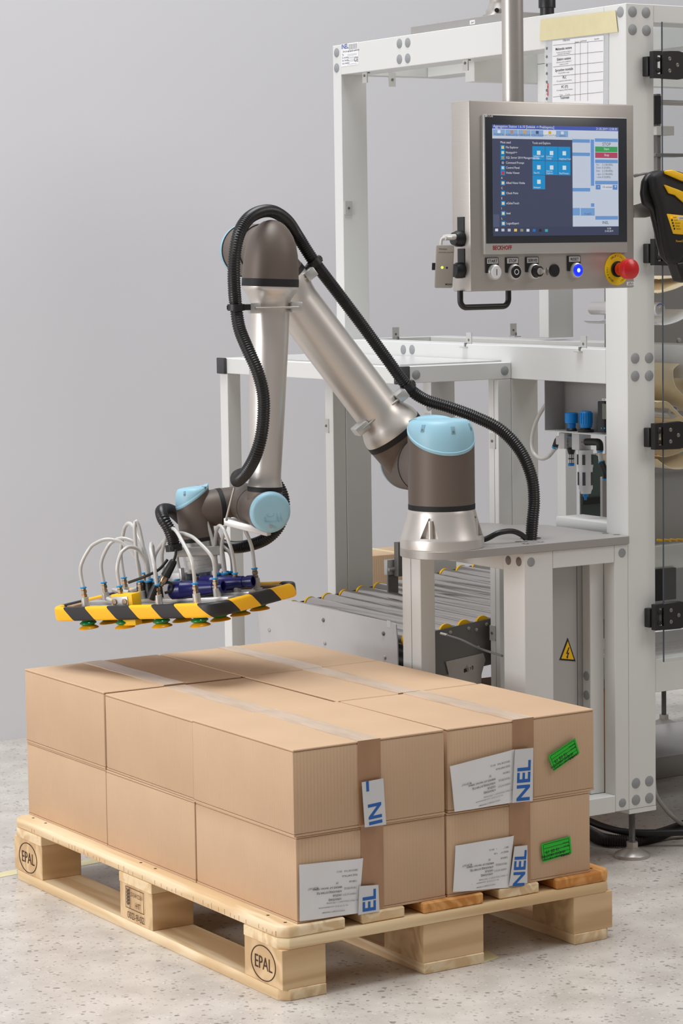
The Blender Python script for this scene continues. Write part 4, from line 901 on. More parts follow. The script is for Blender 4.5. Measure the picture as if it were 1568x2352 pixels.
srect('scroll_bar', 1158, 335, 1182, 672, (110, 158, 220), 2); srect('scroll_bar', 1158, 800, 1182, 826, (110, 158, 220), 2)
srect('start_button', 1191, 385, 1356, 424, (58, 168, 92), 2); srect('stop_button', 1191, 428, 1356, 467, (190, 70, 104), 2)
srect('minus_button', 1194, 664, 1228, 698, (96, 146, 212), 2); srect('plus_button', 1320, 664, 1354, 698, (96, 146, 212), 2); srect('speed_field', 1237, 664, 1315, 698, (224, 230, 242), 2)
srect('save_button', 1024, 836, 1076, 890, (120, 168, 224), 2); srect('cancel_button', 1082, 836, 1184, 890, (120, 168, 224), 2)
for k in range(7):
    x, y = 735 + (k % 3) * 92, 392 + (k // 3) * 105; srect('menu_tile', x, y, x + 89, y + 101, (0, 150, 216), 3)
    srect('tile_icon', x + 32, y + 32, x + 57, y + 62, (226, 238, 246), 4)
ICO = (405, 442, 479, 516, 552, 589, 662, 736, 809, 882, 955)
for k, y in enumerate(ICO): srect('app_icon', 511, y - 17, 540, y + 17, (40, 44, 60) if k == 3 else (0, 140, 206), 3); srect('icon_glyph', 517, y - 10, 534, y + 10, ((240, 214, 130), (214, 232, 190), (170, 160, 120), (150, 160, 190), (200, 226, 244), (214, 40, 60), (240, 226, 190), (240, 226, 190), (240, 226, 190), (240, 226, 190), (240, 226, 190))[k], 4)
for k, x in enumerate((478, 522, 566, 611, 655, 699, 743, 787, 831)): srect('task_icon', x - 10, 993, x + 10, 1012, ((236, 240, 250), (200, 206, 220), (200, 206, 220), (244, 206, 110), (150, 150, 130), (220, 230, 244), (20, 120, 200), (30, 34, 44), (60, 180, 190))[k], 4)
tw = MB(); td = MB(); tb = MB()
def st_(mb, s_, x, y, sz, al='l'):
    p = cs(x, y); write(mb, PN, s_, p[0], p[1], sz, HS + .0011, al)
st_(tw, 'Aggregation Station 1.6.10 [Izdelek -> Preklopnica]', 460, 262, .0074); st_(tw, '21.05.2019 12:58:30', 1352, 264, .0068, 'r')
for k, nme in enumerate(('PODATKI', 'AGREGACIJA', 'OBDELAVE', 'KONTROLA', 'NASTAVITVE', 'SERVIS')): st_(tb, nme, 500 + k * 90, 320, .0058, 'c')
st_(tw, 'Most used', 508, 376, .0062); st_(tw, 'Tools and Explore', 733, 376, .0062)
for y, s_ in zip(ICO, ('File Explorer', 'Notepad++', 'SQL Server 2014 Management Stu...', 'Command Prompt', 'Control Panel', 'Vimba Viewer', 'Allied Vision Vimba', 'Check Point', 'eGalaxTouch', 'Intel', 'LogonExpert')): st_(tw, s_, 546, y + 6, .0060)
for y, s_ in ((633, 'A'), (706, 'C'), (780, 'E'), (853, 'I'), (926, 'L')): st_(tw, s_, 511, y, .006)
for k, (a, b) in enumerate((('Software Self-', 'Service'), ('Software', 'Center'), ('', 'HelpDesk Tool'), ('', 'This PC'), ('Internet', 'Explorer'), ('', 'Find Printers'), ('', 'Notepad'))):
    x, y = 741 + (k % 3) * 92, 392 + (k // 3) * 105; st_(tw, a, x, y + 78, .0048); st_(tw, b, x, y + 94, .0048)
st_(td, 'STOP', 1273, 378, .0092, 'c'); st_(tw, 'Start', 1273, 410, .007, 'c'); st_(tw, 'Stop', 1273, 454, .007, 'c')
for y, a, b in ((524, 'Vsi:', '2 (100.00%)'), (546, 'Dobri:', '0 (0.00%)'), (569, 'Slabi:', '2 (100.00%)'), (592, '- agre.', '2 (100.00%)'), (614, '- etike.', '0 (0.00%)')): st_(tb, a, 1195, y, .0055); st_(td, b, 1240, y, .0058)
st_(td, '10 m/min', 1276, 688, .0068, 'c'); st_(td, 'INEL', 1262, 950, .0085, 'c'); st_(tw, '-', 1211, 688, .011, 'c'); st_(tw, '+', 1337, 689, .011, 'c'); st_(tb, 'Prekliči', 1133, 885, .006, 'c')
st_(tw, '12:58', 1288, 989, .005, 'c'); st_(tw, '21.05.2019', 1288, 1008, .005, 'c')
tw.build('white_text', scr((236, 240, 248)), disp); td.build('dark_text', scr((28, 30, 44)), disp); tb.build('grey_text', scr((80, 96, 130)), disp)
x, y = c4(458, 1142); write(MB(), PN, 'BECKHOFF', x, y, .0118, .0074, bold=.05, sx=.82).build('print', mat('dark_red', (160, 20, 38), .5), fr)
def ptag(name, x0, y0, x1, y1, s_, h=.0):
    p, q = c4(x0, y0), c4(x1, y1); o = PN.rect(MB(), p[0], p[1], q[0], q[1], h, h + .0006).build(name, M_paper, pan); write(MB(), PN, s_, (p[0] + q[0]) / 2, (p[1] + q[1]) / 2 - .0022, .0062, h + .0008, 'c', bold=.04).build('print', M_inkd, o)
ptag('device_tag', 402, 167, 455, 187, '-26A1', .0078); ptag('device_tag', 1437, 1372, 1490, 1396, '-27U1')
for k, (cx, cy, s_, ty) in enumerate(((478, 1302, 'START', 0), (622, 1300, 'STOP', 1), (766, 1296, 'SERVIS', 2), (1068, 1288, 'RESET', 3))):
    p = c4(cx, cy); hp, hq = c4(cx - 60, cy - 104), c4(cx + 34, cy + 5)
    bt_ = MB().bbox(PN.p((hp[0] + hq[0]) / 2, (hp[1] + hq[1]) / 2, .0015), PN.x, PN.y, PN.n, (hq[0] - hp[0]) / 2, abs(hp[1] - hq[1]) / 2, .0015, .001).build('label_holder', M_black, pan)
    lp0, lq0 = c4(cx - 52, cy - 98), c4(cx + 27, cy - 62); PN.rect(MB(), lp0[0], lp0[1], lq0[0], lq0[1], .003, .0034).build('label_plate', mat('tag_grey', (196, 194, 194), .5), bt_)
    write(MB(), PN, s_, (lp0[0] + lq0[0]) / 2, (lp0[1] + lq0[1]) / 2 - .0028, .0082, .0036, 'c', bold=.05).build('print', M_inkd, bt_)
    c = PN.p(p[0], p[1], 0); rg = MB().lathe(c, PN.n, [(0, .0155), (.005, .0155), (.008, .0145), (.009, .0125), (.007, .0122)], 32, cap=False).build('button_ring', M_alub, bt_)
    if ty == 0: MB().lathe(c, PN.n, [(0, .0123), (.010, .0123), (.011, .0115)], 28).build('button', M_paper, rg); PN.rect(MB(), p[0] - .0007, p[1] - .006, p[0] + .0007, p[1] + .006, .011, .0114).build('symbol', M_inkd, rg)
    if ty == 1:
        MB().lathe(c, PN.n, [(0, .0123), (.0095, .0123), (.0105, .0115)], 28).build('button', M_black, rg); MB().lathe(c + PN.n * .0105, PN.n, [(0, .0058), (.0004, .0058), (.0004, .0044), (0, .0044)], 24, cap=False).build('symbol', M_paper, rg)
    if ty == 2:
        MB().lathe(c, PN.n, [(0, .0123), (.012, .011), (.020, .0105), (.0205, .008)], 28).build('key_switch', M_black, rg); MB().lathe(c + PN.n * .0206, PN.n, [(0, .0068), (.004, .0062)], 20).build('key_barrel', M_ss, rg)
        q = c + PN.n * .024; MB().bbox(q + PN.n * .006, PN.n, PN.y, PN.x, .008, .003, .001, .0004).build('key', M_ss, rg); MB().lathe(q + PN.n * .019 - PN.x * .001, (PN.x + PN.n * .5), [(0, .0075), (.002, .0075)], 20).build('key_head', M_gdark, rg)
    if ty == 3:
        MB().lathe(c, PN.n, [(0, .0123), (.008, .0123), (.0105, .010), (.0112, 0)], 28).build('lamp_button', mat('lamp_blue', (20, 40, 255), .25, emit=1.3), rg); MB().lathe(c + PN.n * .0107, PN.n, [(0, .0045), (.0012, .003), (.0014, 0)], 16).build('lamp_core', mat('lamp_core', (190, 220, 255), .2, emit=1.2), rg)
p = c4(916, 1290); MB().lathe(PN.p(p[0], p[1], 0), PN.n, [(0, .0128), (.002, .0128), (.003, .0115), (.0031, 0)], 28).build('blank_plug', M_black, pan)
p = c4(1366, 1280); c = PN.p(p[0], p[1], 0)
es = MB().lathe(c, PN.n, [(0, .0325), (.0015, .0325)], 40).build('emergency_plate', M_yelb, pan)
MB().lathe(c, PN.n, [(.0015, .016), (.006, .016), (.0062, .0125), (.013, .0125)], 28).build('button_collar', M_black, es); MB().lathe(c, PN.n, [(.010, .0135), (.014, .0135), (.022, .0155), (.030, .0205), (.040, .0212), (.046, .0195), (.0495, .013), (.051, 0)], 32).build('mushroom_button', M_red, es)
mb = MB()
for ang, s_ in ((90, 'IZKLOP V SILI'), (210, 'IZKLOP V SILI'), (330, 'IZKLOP V SILI')):
    for i, ch in enumerate(s_):
        t = R_(ang + 38 - i * 6.2); write(mb, PN, ch, p[0] + .0245 * math.cos(t), p[1] + .0245 * math.sin(t), .0058, .0017, 'c', t - math.pi / 2)
mb.build('print', M_inkd, es)
hp, hq = c4(290, 1440), c4(655, 1440); zb = yb - .001; hz = c4(400, 1555)[1]
mb = MB(); hx0, hx1 = hp[0] + .006, hq[0]
pts = [PN.p(hx0, zb + .003, -.03)] + [PN.p(hx0 + .014 - .014 * math.cos(t), hz + .014 - .014 * math.sin(t), -.03) for t in [R_(9 * k * 1.25) for k in range(9)]] + [PN.p(hx1 - .014 + .014 * math.sin(t), hz + .014 - .014 * math.cos(t), -.03) for t in [R_(11.25 * k) for k in range(9)]] + [PN.p(hx1, zb + .003, -.03)]
mb.tube(pts, .0058, 14).build('handle', M_black, pan)
# pole and overhead support arm back to the machine top
pc = PN.p(*c4(690, 72)[:1], 0, -.03); pc = V(pc.x, pc.y, 0); top = 2.34
MB().lathe((pc.x, pc.y, yt), Z_, [(0, .0212), (top - yt, .0212)], 32).build('pole', M_ss, pan)
MB().lathe((pc.x, pc.y, top), Z_, [(-.03, .03), (.03, .03), (.034, .026)], 32).build('elbow', M_ss, pan)
fl = V(1.31, PX(1147, 38, 1.31).y, 2.0)
MB().cyl((pc.x, pc.y, top), (fl.x, fl.y, top), .0212, n=32).build('arm_tube', M_ss, pan)
MB().lathe(fl, Z_, [(.0005, .042), (.004, .042), (.0042, .034), (.014, .034), (.018, .0325), (.03, .026), (.036, .0245), (top - 2.0 + .024, .0245)], 40).build('arm_post', M_ss, pan)
MB().cyl(fl + V(-.024, -.022, .012), fl + V(-.03, -.03, .012), .0055, n=12).build('grub_screw', M_black, pan)
# sockets on the side of the housing
PS = Pl(PN.p(xl, 0, 0), PN.n * -1, Z_)      # side face: x runs to the back
sx = lambda t: t
for y_, s_ in ((c4(245, 985)[1], 'LAN 1'), (c4(250, 1215)[1], 'LAN 2')):
    PSp = Pl(PN.p(xl, 0, 0), PN.n, Z_)
    nrm = -PN.x; b0 = PN.p(xl, y_, -.028)
    hb_ = MB().obox(b0 + nrm * .001 - Z_ * .006, PN.n, Z_, nrm, .0105, .028, .001).build('socket_plate', M_black, pan)
    PN2 = Pl(b0, -PN.n, Z_); PN2.rect(MB(), -.0075, .005, .0075, .020, .002, .0026).build('label_plate', M_paper, hb_); write(MB(), PN2, s_, 0, .009, .0055, .0028, 'c').build('print', M_inkd, hb_)
    MB().lathe(b0 - Z_ * .020, nrm, [(0, .0155), (.012, .0155), (.016, .013), (.02, .0125)], 24).build('socket_cap', M_black, hb_)
#==SMALL==
# document in a sleeve taped to the top beam
doc = thing('document_sleeve', 'test sheet in a clear punched sleeve hung from the top beam with masking tape', 'document', (FX, .75, 1.7))
PD = Pl((FX - .0015, 0, 0), -Y_, Z_)
def pq(pl, pts, off=(760, 0), sc_=2.1778): return [pl.px(off[0] + x / sc_, off[1] + y / sc_) for x, y in pts]
sl = pq(PD, [(1068, 195), (1388, 165), (1386, 640), (1072, 650)]); PD.quad(MB(), sl, .0, .0006).build('sleeve', mat('plastic_film', (222, 224, 228), .12, alpha=.45, spec=.7), doc)
pa = pq(PD, [(1108, 205), (1365, 178), (1362, 640), (1108, 655)]); pg = PD.quad(MB(), pa, .0007, .0010).build('paper', M_paper, doc)
PD.quad(MB(), pq(PD, [(1050, 98), (1424, 52), (1436, 160), (1045, 206)]), .0012, .0017).build('masking_tape_strip', M_mask, doc)
for k in range(8):
    x, y = pq(PD, [(1080, 242 + k * 42)])[0]; mb = MB(); PD.disc(mb, x, y, .0035, .0007, .0011, 12); mb.build('punch_hole', M_gdark, doc)
mt_, ml = MB(), MB()
def dpt(x, y): return pq(PD, [(x, y)])[0]
for st_2, x, y, sz in (('Mehanska sestava', 1165, 248, .0088), ('Elektro sestava', 1166, 300, .0088), ('Sprostitev montaže', 1167, 354, .0088), ('PLC', 1169, 393, .0088), ('PC (IT)', 1170, 440, .0088), ('Testiranje', 1170, 494, .0088)):
    p = dpt(x, y); write(mt_, PD, st_2, p[0], p[1], sz, .0014, 'c', R_(0), bold=.02)
for st_2, x, y, sz in (('Odprema', 1178, 205, .007), ('Datum', 1232, 214, .0055), ('Ime/Priimek', 1264, 208, .005), ('Opombe', 1330, 198, .005), ('Vsi deli so montirani po načrtu in', 1166, 262, .0042), ('kontrolirani, vijaki zategnjeni', 1166, 271, .0042), ('Ožičenje po načrtu, pregledano in', 1166, 312, .0042), ('označeno na mestu', 1166, 323, .0042), ('Stroj pripravljen za zagon', 1166, 366, .0042), ('PLC programska oprema naložena', 1168, 406, .0042), ('PC konfiguracija naložena, shranjena', 1170, 452, .0042), ('PC ime        PC verzija', 1170, 476, .0042)):
    p = dpt(x, y); write(ml, PD, st_2, p[0], p[1], sz, .0014, 'c')
def line(mb, x0, y0, x1, y1, w_2=.0004):
    p, q = Vector(dpt(x0, y0)), Vector(dpt(x1, y1)); d = (q - p).normalized(); n = Vector((-d.y, d.x)) * w_2; PD.quad(mb, [p - n, q - n, q + n, p + n], .0010, .0013)
for y in (222, 277, 330, 378, 420, 480): line(ml, 1112, y + 5, 1362, y - 20)
for x in (1222, 1248, 1285): line(ml, x, 210, x, 505)
mt_.build('bold_print', M_inkd, pg); ml.build('print', M_ink, pg)
p = dpt(1084, 480); write(MB(), PD, 'donau', p[0] + .004, p[1], .012, .0012, 'l', math.pi / 2, bold=.05).build('red_print', M_red, doc)
# dark knob on the machine top
kb = mach
q = PX(1256, 32, 1.285); MB().lathe((1.285, q.y, 1.9775), Z_, [(0, .017), (.022, .017), (.0225, .0205), (.05, .0205), (.054, .019)], 24).build('top_knob', M_black, kb)
# dongle hanging at the panel side
dg_ = thing('network_dongle', 'translucent grey electronics box with green light, hanging from the panel side socket', 'adapter', at(1020, 660, 4.92))
c = at(1020, 612, 4.92); rr_ = at(1040, 612, 4.92) - at(1000, 612, 4.92); rr_.normalize(); up = (Z_ + rr_ * .05).normalized(); nn = rr_.cross(up)
DP = Pl(c, rr_, up); MB().bbox(c, rr_, up, nn, .0175, .0415, .009, .003).build('case', mat('smoke_plastic', (150, 142, 132), .25), dg_)
mb = MB(); DP.disc(mb, -.004, -.002, .0025, .009, .0095, 12); mb.build('status_light', mat('led_green', (190, 255, 60), .3, emit=1.6), dg_)
mb = MB(); DP.disc(mb, .005, -.0025, .002, .009, .0094, 12); mb.build('dark_light', M_black, dg_)
write(MB(), DP, 'Wireless', -.012, .032, .0045, .0095).build('print', M_inkd, dg_); write(MB(), DP, 'NETWORK ADAPTER', -.012, .026, .003, .0095).build('print', M_inkd, dg_); write(MB(), DP, 'MOXA', .003, -.036, .0045, .0095, bold=.05).build('print', M_inkd, dg_)
MB().bbox(c - rr_ * .0205, rr_, up, nn, .0035, .007, .006, .001).build('clip_tab', M_black, dg_)
MB().tube(spline([c + up * .041 - rr_ * .008, c + up * .052 - rr_ * .007, at(1022, 546, 4.92), at(1038, 545, 4.92)], 8), .0028, 10).build('lead', mat('clear_plug', (210, 208, 204), .15), dg_)
MB().cyl(at(1020, 546, 4.92), at(1056, 543, 4.945), .0058, n=14).build('plug', mat('clear_plug', (210, 208, 204), .15), dg_)
# hand scanner in its cradle
scn = thing('hand_scanner', 'black and yellow handheld barcode scanner in a cradle beside the control panel', 'scanner', at(1540, 640, 5.10))
def spx(pts, h): return [PN.p(*PN.px(x, y, h), h) for x, y in pts]
def slab(name, pts, h0, h1, m, bv=.006, par=None, seg=3):
    P = spx(pts, h1); t = MB().prism(P, PN.n * (h0 - h1)); return MB().bev(t, bv, seg).build(name, m, par or scn, sharp=50)
cr_ = slab('cradle', [(1481, 415), (1492, 398), (1508, 391), (1560, 392), (1640, 420), (1650, 560), (1610, 640), (1570, 622), (1540, 606), (1524, 590), (1516, 560), (1508, 520), (1498, 480), (1482, 470), (1478, 445)], -.006, .012, M_black, .008)
slab('scanner_body', [(1500, 402), (1520, 392), (1560, 393), (1640, 425), (1640, 520), (1590, 560), (1560, 610), (1540, 600), (1530, 560), (1522, 510), (1515, 470), (1504, 440)], .012, .035, M_blackm, .009)
slab('yellow_trim', [(1530, 392), (1545, 390), (1640, 425), (1640, 440), (1568, 415), (1531, 399)], .033, .042, M_yel, .002)
slab('yellow_trim', [(1527, 424), (1560, 436), (1640, 470), (1640, 485), (1575, 468), (1552, 448), (1538, 444)], .033, .040, M_yel, .002)
lb_ = slab('label_plate', [(1532, 491), (1600, 498), (1604, 542), (1547, 537)], .033, .0375, M_yel, .0012, seg=1)
slab('trigger', [(1552, 604), (1572, 600), (1585, 650), (1566, 646)], .0, .03, M_black, .004)
mb = MB()
for k, st_2 in enumerate(('AUX', 'HOST', 'READER', 'SPARE', 'RADIO')):
    x, y = PN.px(1546 + k * 1.7, 501 + k * 6.6, .0378); write(mb, PN, st_2, x, y, .004, .0379)
mb.build('print', M_inkd, lb_)
for k in range(5):
    x, y = PN.px(1541 + k * 1.8, 499 + k * 6.6, .0378); mb = MB(); PN.disc(mb, x, y, .0022, .0375, .0381, 12); mb.build('indicator', mat('amber_led', (255, 150, 0), .3, emit=.8) if k == 0 else M_inkd, lb_)
x, y = PN.px(1556, 500, .0378); PN.rect(MB(), x, y - .004, x + .02, y + .003, .0375, .0382).build('tag', M_paper, lb_); write(MB(), PN, '-26A4', x + .002, y - .0025, .005, .0384).build('print', M_inkd, lb_)
x, y = PN.px(1552, 556, .036); write(MB(), PN, 'PowerScan', x, y, .006, .0357).build('print', M_yel, scn)
slab('arm_bracket', [(1455, 470), (1480, 464), (1500, 466), (1500, 496), (1482, 500), (1456, 500)], -.03, -.026, M_ss, .001, seg=1)
MB().tube(resample(spline([PN.p(*PN.px(1456, 404, -.02), -.02), PN.p(*PN.px(1466, 401, -.012), -.012), PN.p(*PN.px(1478, 398, -.01), -.01), PN.p(*PN.px(1494, 396, -.01), -.01)], 8), .003), .0036, 10).build('data_cable', mat('light_grey_cable', (170, 168, 166), .5), scn)
# air preparation unit below the middle beam
air = thing('air_filter_unit', 'grey compressed air filter regulator with two blue knobs, hung below the middle beam', 'air filter', (1.275, .70, .85))
XA = 1.275
yl = PX(1251, 930, 1.245).y; zb_ = PX(1251, 988, 1.245).z
MB().box(1.245, 1.305, yl, yl + .0015, zb_, 1.1125).build('bracket_wall', M_grey, air); MB().box(1.3035, 1.305, .575, yl, zb_, 1.1125).build('bracket_back', M_grey, air); MB().box(1.245, 1.305, .575, yl, zb_ - .002, zb_).build('bracket_base', M_alu, air)
def apt(x, y): q = PX(1180 + x / 6.03, 860 + y / 6.03, XA); return q
def alathe(name, x, ys_r, m, n=24, par=None):
    """upright lathe from crop rows: list of (row, half width in crop px)"""
    k = 1 / 6.03 * ((Vector(apt(x, 900)) - CAM).length / FPX); q = apt(x, ys_r[0][0]); z0 = apt(x, ys_r[-1][0]).z
    return MB().lathe((XA, q.y, 0), Z_, [(apt(x, r).z, hw * k) for r, hw in ys_r][::-1], n).build(name, m, par or air)
M_pw = mat('unit_white', (214, 214, 216), .35); M_pg = mat('unit_grey', (120, 120, 122), .5); M_pb = mat('knob_blue', (0, 128, 206), .4)
alathe('regulator_knob', 996, [(505, 40), (512, 70), (530, 84), (690, 86), (735, 80)], M_pb, 20); alathe('flange', 996, [(735, 66), (760, 66), (762, 112), (800, 112)], M_black)
for k in range(16):
    t = 2 * math.pi * k / 16; q = apt(996, 600); r_2 = .0152; MB().obox((XA + r_2 * math.cos(t), q.y + r_2 * math.sin(t), apt(996, 605).z), (-math.sin(t), math.cos(t), 0), (math.cos(t), math.sin(t), 0), Z_, .0014, .0007, .0125).build('knob_rib', M_pb, air)
alathe('valve_knob', 795, [(528, 70), (540, 92), (670, 92), (676, 60), (750, 58)], M_pb); alathe('flange', 800, [(745, 60), (760, 72), (800, 72)], M_black)
def abox(name, x0, x1, y0, y1, dx, m, par=None, hx=.016):
    a, b = apt(x0, y0), apt(x1, y1); return MB().rbox(XA + dx - hx, XA + dx + hx, min(a.y, b.y), max(a.y, b.y), min(a.z, b.z), max(a.z, b.z), .0015).build(name, m, par or air)
b1 = abox('valve_block', 690, 770, 800, 1028, 0, M_pw); b2 = abox('regulator_block', 880, 985, 800, 1045, 0, M_pw, hx=.018); abox('link_block', 770, 880, 850, 1010, .004, M_pg, hx=.012); abox('label_block', 640, 690, 850, 970, -.004, M_pw, hx=.010)
pla = Pl((XA - .0183, 0, 0), -Y_, Z_)
for (x, y, par) in ((745, 880, b1), (946, 890, b2)):
    q = PX(1180 + x / 6.03, 860 + y / 6.03, XA - .0183); mb = MB(); write(mb, pla, 'FESTO', -q.y, q.z, .0045, .0004, 'c', bold=.05); mb.build('print', M_cyan, par); mb = MB(); write(mb, pla, 'MS4', -q.y, q.z - .010, .005, .0004, 'c'); write(mb, pla, '12 bar', -q.y, q.z - .018, .004, .0004, 'c'); mb.build('print', M_inkd, par)
alathe('silencer', 792, [(1030, 60), (1090, 44), (1092, 40), (1235, 40)], M_black); alathe('silencer_ring', 792, [(1236, 43), (1266, 43)], M_pb)
for k in range(10):
    t = 2 * math.pi * k / 10; q = apt(792, 1130)
    for row in (1130, 1200): MB().obox((XA + .0068 * math.cos(t), q.y + .0068 * math.sin(t), apt(792, row).z), (-math.sin(t), math.cos(t), 0), (math.cos(t), math.sin(t), 0), Z_, .0013, .0008, .0045).build('silencer_slot', M_paper, air)
bw = alathe('filter_bowl', 990, [(1045, 112), (1060, 106), (1270, 106), (1300, 98), (1580, 98), (1610, 80), (1650, 72)], M_pw); alathe('drain_tip', 990, [(1650, 40), (1690, 38), (1692, 20), (1738, 18)], M_pb)
for row0, row1 in ((1105, 1245), (1350, 1530)):
    for t in (-2.45, -3.6, -1.2):
        q = apt(990, 1200); r_2 = .0192 if row0 < 1200 else .0176; MB().obox((XA + r_2 * math.cos(t), q.y + r_2 * math.sin(t), (apt(990, row0).z + apt(990, row1).z) / 2), (-math.sin(t), math.cos(t), 0), (math.cos(t), math.sin(t), 0), Z_, .0034, .0012, abs(apt(990, row0).z - apt(990, row1).z) / 2).build('sight_window', M_dark, bw)
def apts(L, dx=0.): return [PX(1180 + x / 6.03, 860 + y / 6.03, XA + dx) for x, y in L]
MB().tube(resample(spline(apts([(520, 330), (425, 440), (330, 600), (268, 780), (245, 950), (275, 1090), (370, 1165), (470, 1140), (555, 1045), (590, 1000)]), 10), .005), .0048, 12).build('air_tube', M_tube, air)
e_ = apts([(640, 900), (605, 905), (585, 950), (572, 990)]); MB().tube(spline(e_, 6), .0072, 14).build('elbow_fitting', M_black, air); q = apts([(572, 995), (566, 1020)]); MB().cyl(q[0], q[1], .0078, n=16).build('release_ring', M_cyan, air)
e_ = apts([(1000, 935), (1110, 935), (1180, 950), (1190, 1055)], -.004); MB().tube(spline(e_, 6), .0085, 14).build('elbow_fitting', M_black, air)
q = apts([(1188, 1060), (1190, 1080)], -.004); MB().cyl(q[0], q[1], .0074, n=16).build('release_ring', M_cyan, air)
MB().tube(apts([(1190, 1080), (1205, 1210)], -.004), .0058, 12).build('air_tube', M_tube, air); q = apts([(1205, 1205), (1209, 1228)], -.004); MB().cyl(q[0], q[1], .0074, n=16).build('release_ring', M_cyan, air)
MB().tube(spline(apts([(1210, 1230), (1240, 1300), (1268, 1380), (1275, 1440)], -.004), 6), .0085, 12).build('elbow_fitting', M_black, air); q = apts([(1272, 1440), (1276, 1460)], -.004); MB().cyl(q[0], q[1], .0078, n=14).build('release_ring', M_cyan, air)
sn_ = abox('pressure_sensor', 1202, 1300, 368, 806, 0, M_black, hx=.010); pls2 = Pl((XA - .0102, 0, 0), -Y_, Z_)
a, b = [pls2.px(1180 + x / 6.03, 860 + y / 6.03) for x, y in ((1222, 405), (1275, 620))]; pls2.rect(MB(), a[0], a[1], b[0], b[1], .0, .0005).build('sensor_display', mat('lcd', (96, 100, 88), .3), sn_)
for x in (1215, 1255):
    p = pls2.px(1180 + x / 6.03, 860 + 745 / 6.03); mb = MB(); pls2.disc(mb, p[0], p[1], .0018, 0, .001, 10); mb.build('sensor_button', M_cyan, sn_)
a, b = [pls2.px(1180 + x / 6.03, 860 + y / 6.03) for x, y in ((1222, 332), (1288, 366))]; pls2.rect(MB(), a[0], a[1], b[0], b[1], .0, .0006).build('tag', M_paper, sn_); write(MB(), pls2, '-02B1', a[0] + .001, b[1] + .001, .0052, .0008).build('print', M_inkd, sn_)
#==DOOR==
dor = thing('acrylic_door', 'clear acrylic machine door with four black hinges on the white post', 'door', (1.36, .468, .467))
MB().box(1.3225, 2.5, .4655, .4695, .467, 1.936).build('pane', M_glass, dor)
MB().box(1.3212, 1.3225, .4655, .4695, .467, 1.936).build('pane_edge', mat('pane_edge', (70, 76, 84), .15), dor)
for zt in (1.870, 1.447, 1.025, .606):
    z0 = zt - .0625
    mb = MB(); mb.rbox(1.284, 1.302, .4725, .4915, z0 + .006, zt - .012, .002); hg = mb.build('hinge', M_black, dor)
    pts = [(1.313, z0), (1.362, z0 - .001)] + [(1.366 + .027 * math.sin(t), z0 + .031 - .032 * math.cos(t)) for t in [R_(k * 22.5) for k in range(1, 8)]] + [(1.362, zt + .001), (1.313, zt)]
    MB().bev(MB().prism([(x, .4552, z) for x, z in pts], (0, .0098, 0)), .0015, 1).build('hinge_leaf', M_black, hg)
    MB().bev(MB().prism([(x, .4552, z) for x, z in [(1.288, z0 + .001), (1.300, z0 + .001), (1.300, zt - .001), (1.288, zt - .001)]], (0, .016, 0)), .001, 1).build('hinge_leaf', M_black, hg)
    for za, zb2 in ((z0, z0 + .011), (zt - .011, zt)): MB().box(1.299, 1.314, .4556, .4648, za + .0008, zb2 - .0008).build('hinge_bridge', M_black, hg)
    for x, z in ((1.334, z0 + .018), (1.334, z0 + .045), (1.357, z0 + .0315)): MB().lathe((x, .4552, z), -Y_, [(0, .0048), (.001, .0048), (.0018, .003), (.0012, .0016)], 14).build('screw', M_gdark, hg)
    for z in (z0 + .018, z0 + .043): MB().lathe((1.3005, .4560, z), -Y_, [(0, .0058), (.002, .0058), (.003, .004)], 14).build('screw', M_blackm, hg)
#==INSIDE== film path behind the door
tpn = thing('tinted_panel', 'dark green tinted guard panel behind the air filter bowl', 'panel', (2.2, 1.85, 0))
qa, qb = PY(1334, 1190, 1.85), PY(1334, 1046, 1.85); MB().box(qa.x, 2.7, 1.85, 1.856, .3, qb.z).build('sheet', mat('tinted', (70, 82, 76), .12), tpn); MB().box(qa.x, 2.7, 1.84, 1.849, qa.z + .04, qa.z + .06).build('dark_rail', M_blackm, tpn)
for x in (qa.x + .05, 2.6): MB().box(x, x + .04, 1.8565, 1.89, 0, qb.z).build('stand_post', M_gdark, tpn)
flm = thing('film_unit', 'film wrapping unit with cream web, rollers and grey backing plate behind the acrylic door', 'machine', (1.7, .95, .47))
YB = .90
MB().rbox(1.50, 2.45, YB, YB + .01, .86, 1.46, .001, 1).build('backing_plate', mat('backing', (150, 146, 144), .35, .3), flm)
MB().rbox(1.50, 2.45, YB + .02, YB + .03, .50, .858, .001, 1).build('lower_panel', mat('lower_panel', (168, 166, 164), .3, .35), flm)
def web(name, pts, y0, y1, th=.0012, m=M_cream):
    q = spline([V(*PY(x, y, y0).xz) for x, y in pts], 10); mb = MB(); vs = []; fs = []; n = len(q)
    for i in range(n):
        d = (q[min(i + 1, n - 1)] - q[max(i - 1, 0)]).normalized(); nn_ = Vector((-d.y, d.x)) * th
        for yy, s_ in ((y0, 0), (y1, 0), (y1, 1), (y0, 1)): p = q[i] + nn_ * s_; vs.append((p.x, yy, p.y))
    for i in range(n - 1):
        for k in range(4): fs.append((i * 4 + k, i * 4 + (k + 1) % 4, (i + 1) * 4 + (k + 1) % 4, (i + 1) * 4 + k))
    return mb.add(vs, fs).build(name, m, flm, sharp=60)
web('film_web', [(1508, 674), (1525, 671), (1550, 664), (1580, 652), (1640, 636)], .62, .80)
web('film_web', [(1510, 642), (1530, 640), (1600, 634)], .66, .86)
web('film_web', [(1508, 742), (1525, 747), (1560, 737), (1600, 712)], .60, .88, m=mat('pale_film', (236, 236, 240), .3))
web('film_web', [(1560, 835), (1545, 850), (1548, 880), (1560, 900), (1600, 930), (1660, 950)], .62, .86)
web('film_web', [(1508, 925), (1520, 923), (1535, 926), (1570, 960), (1620, 980)], .62, .86)
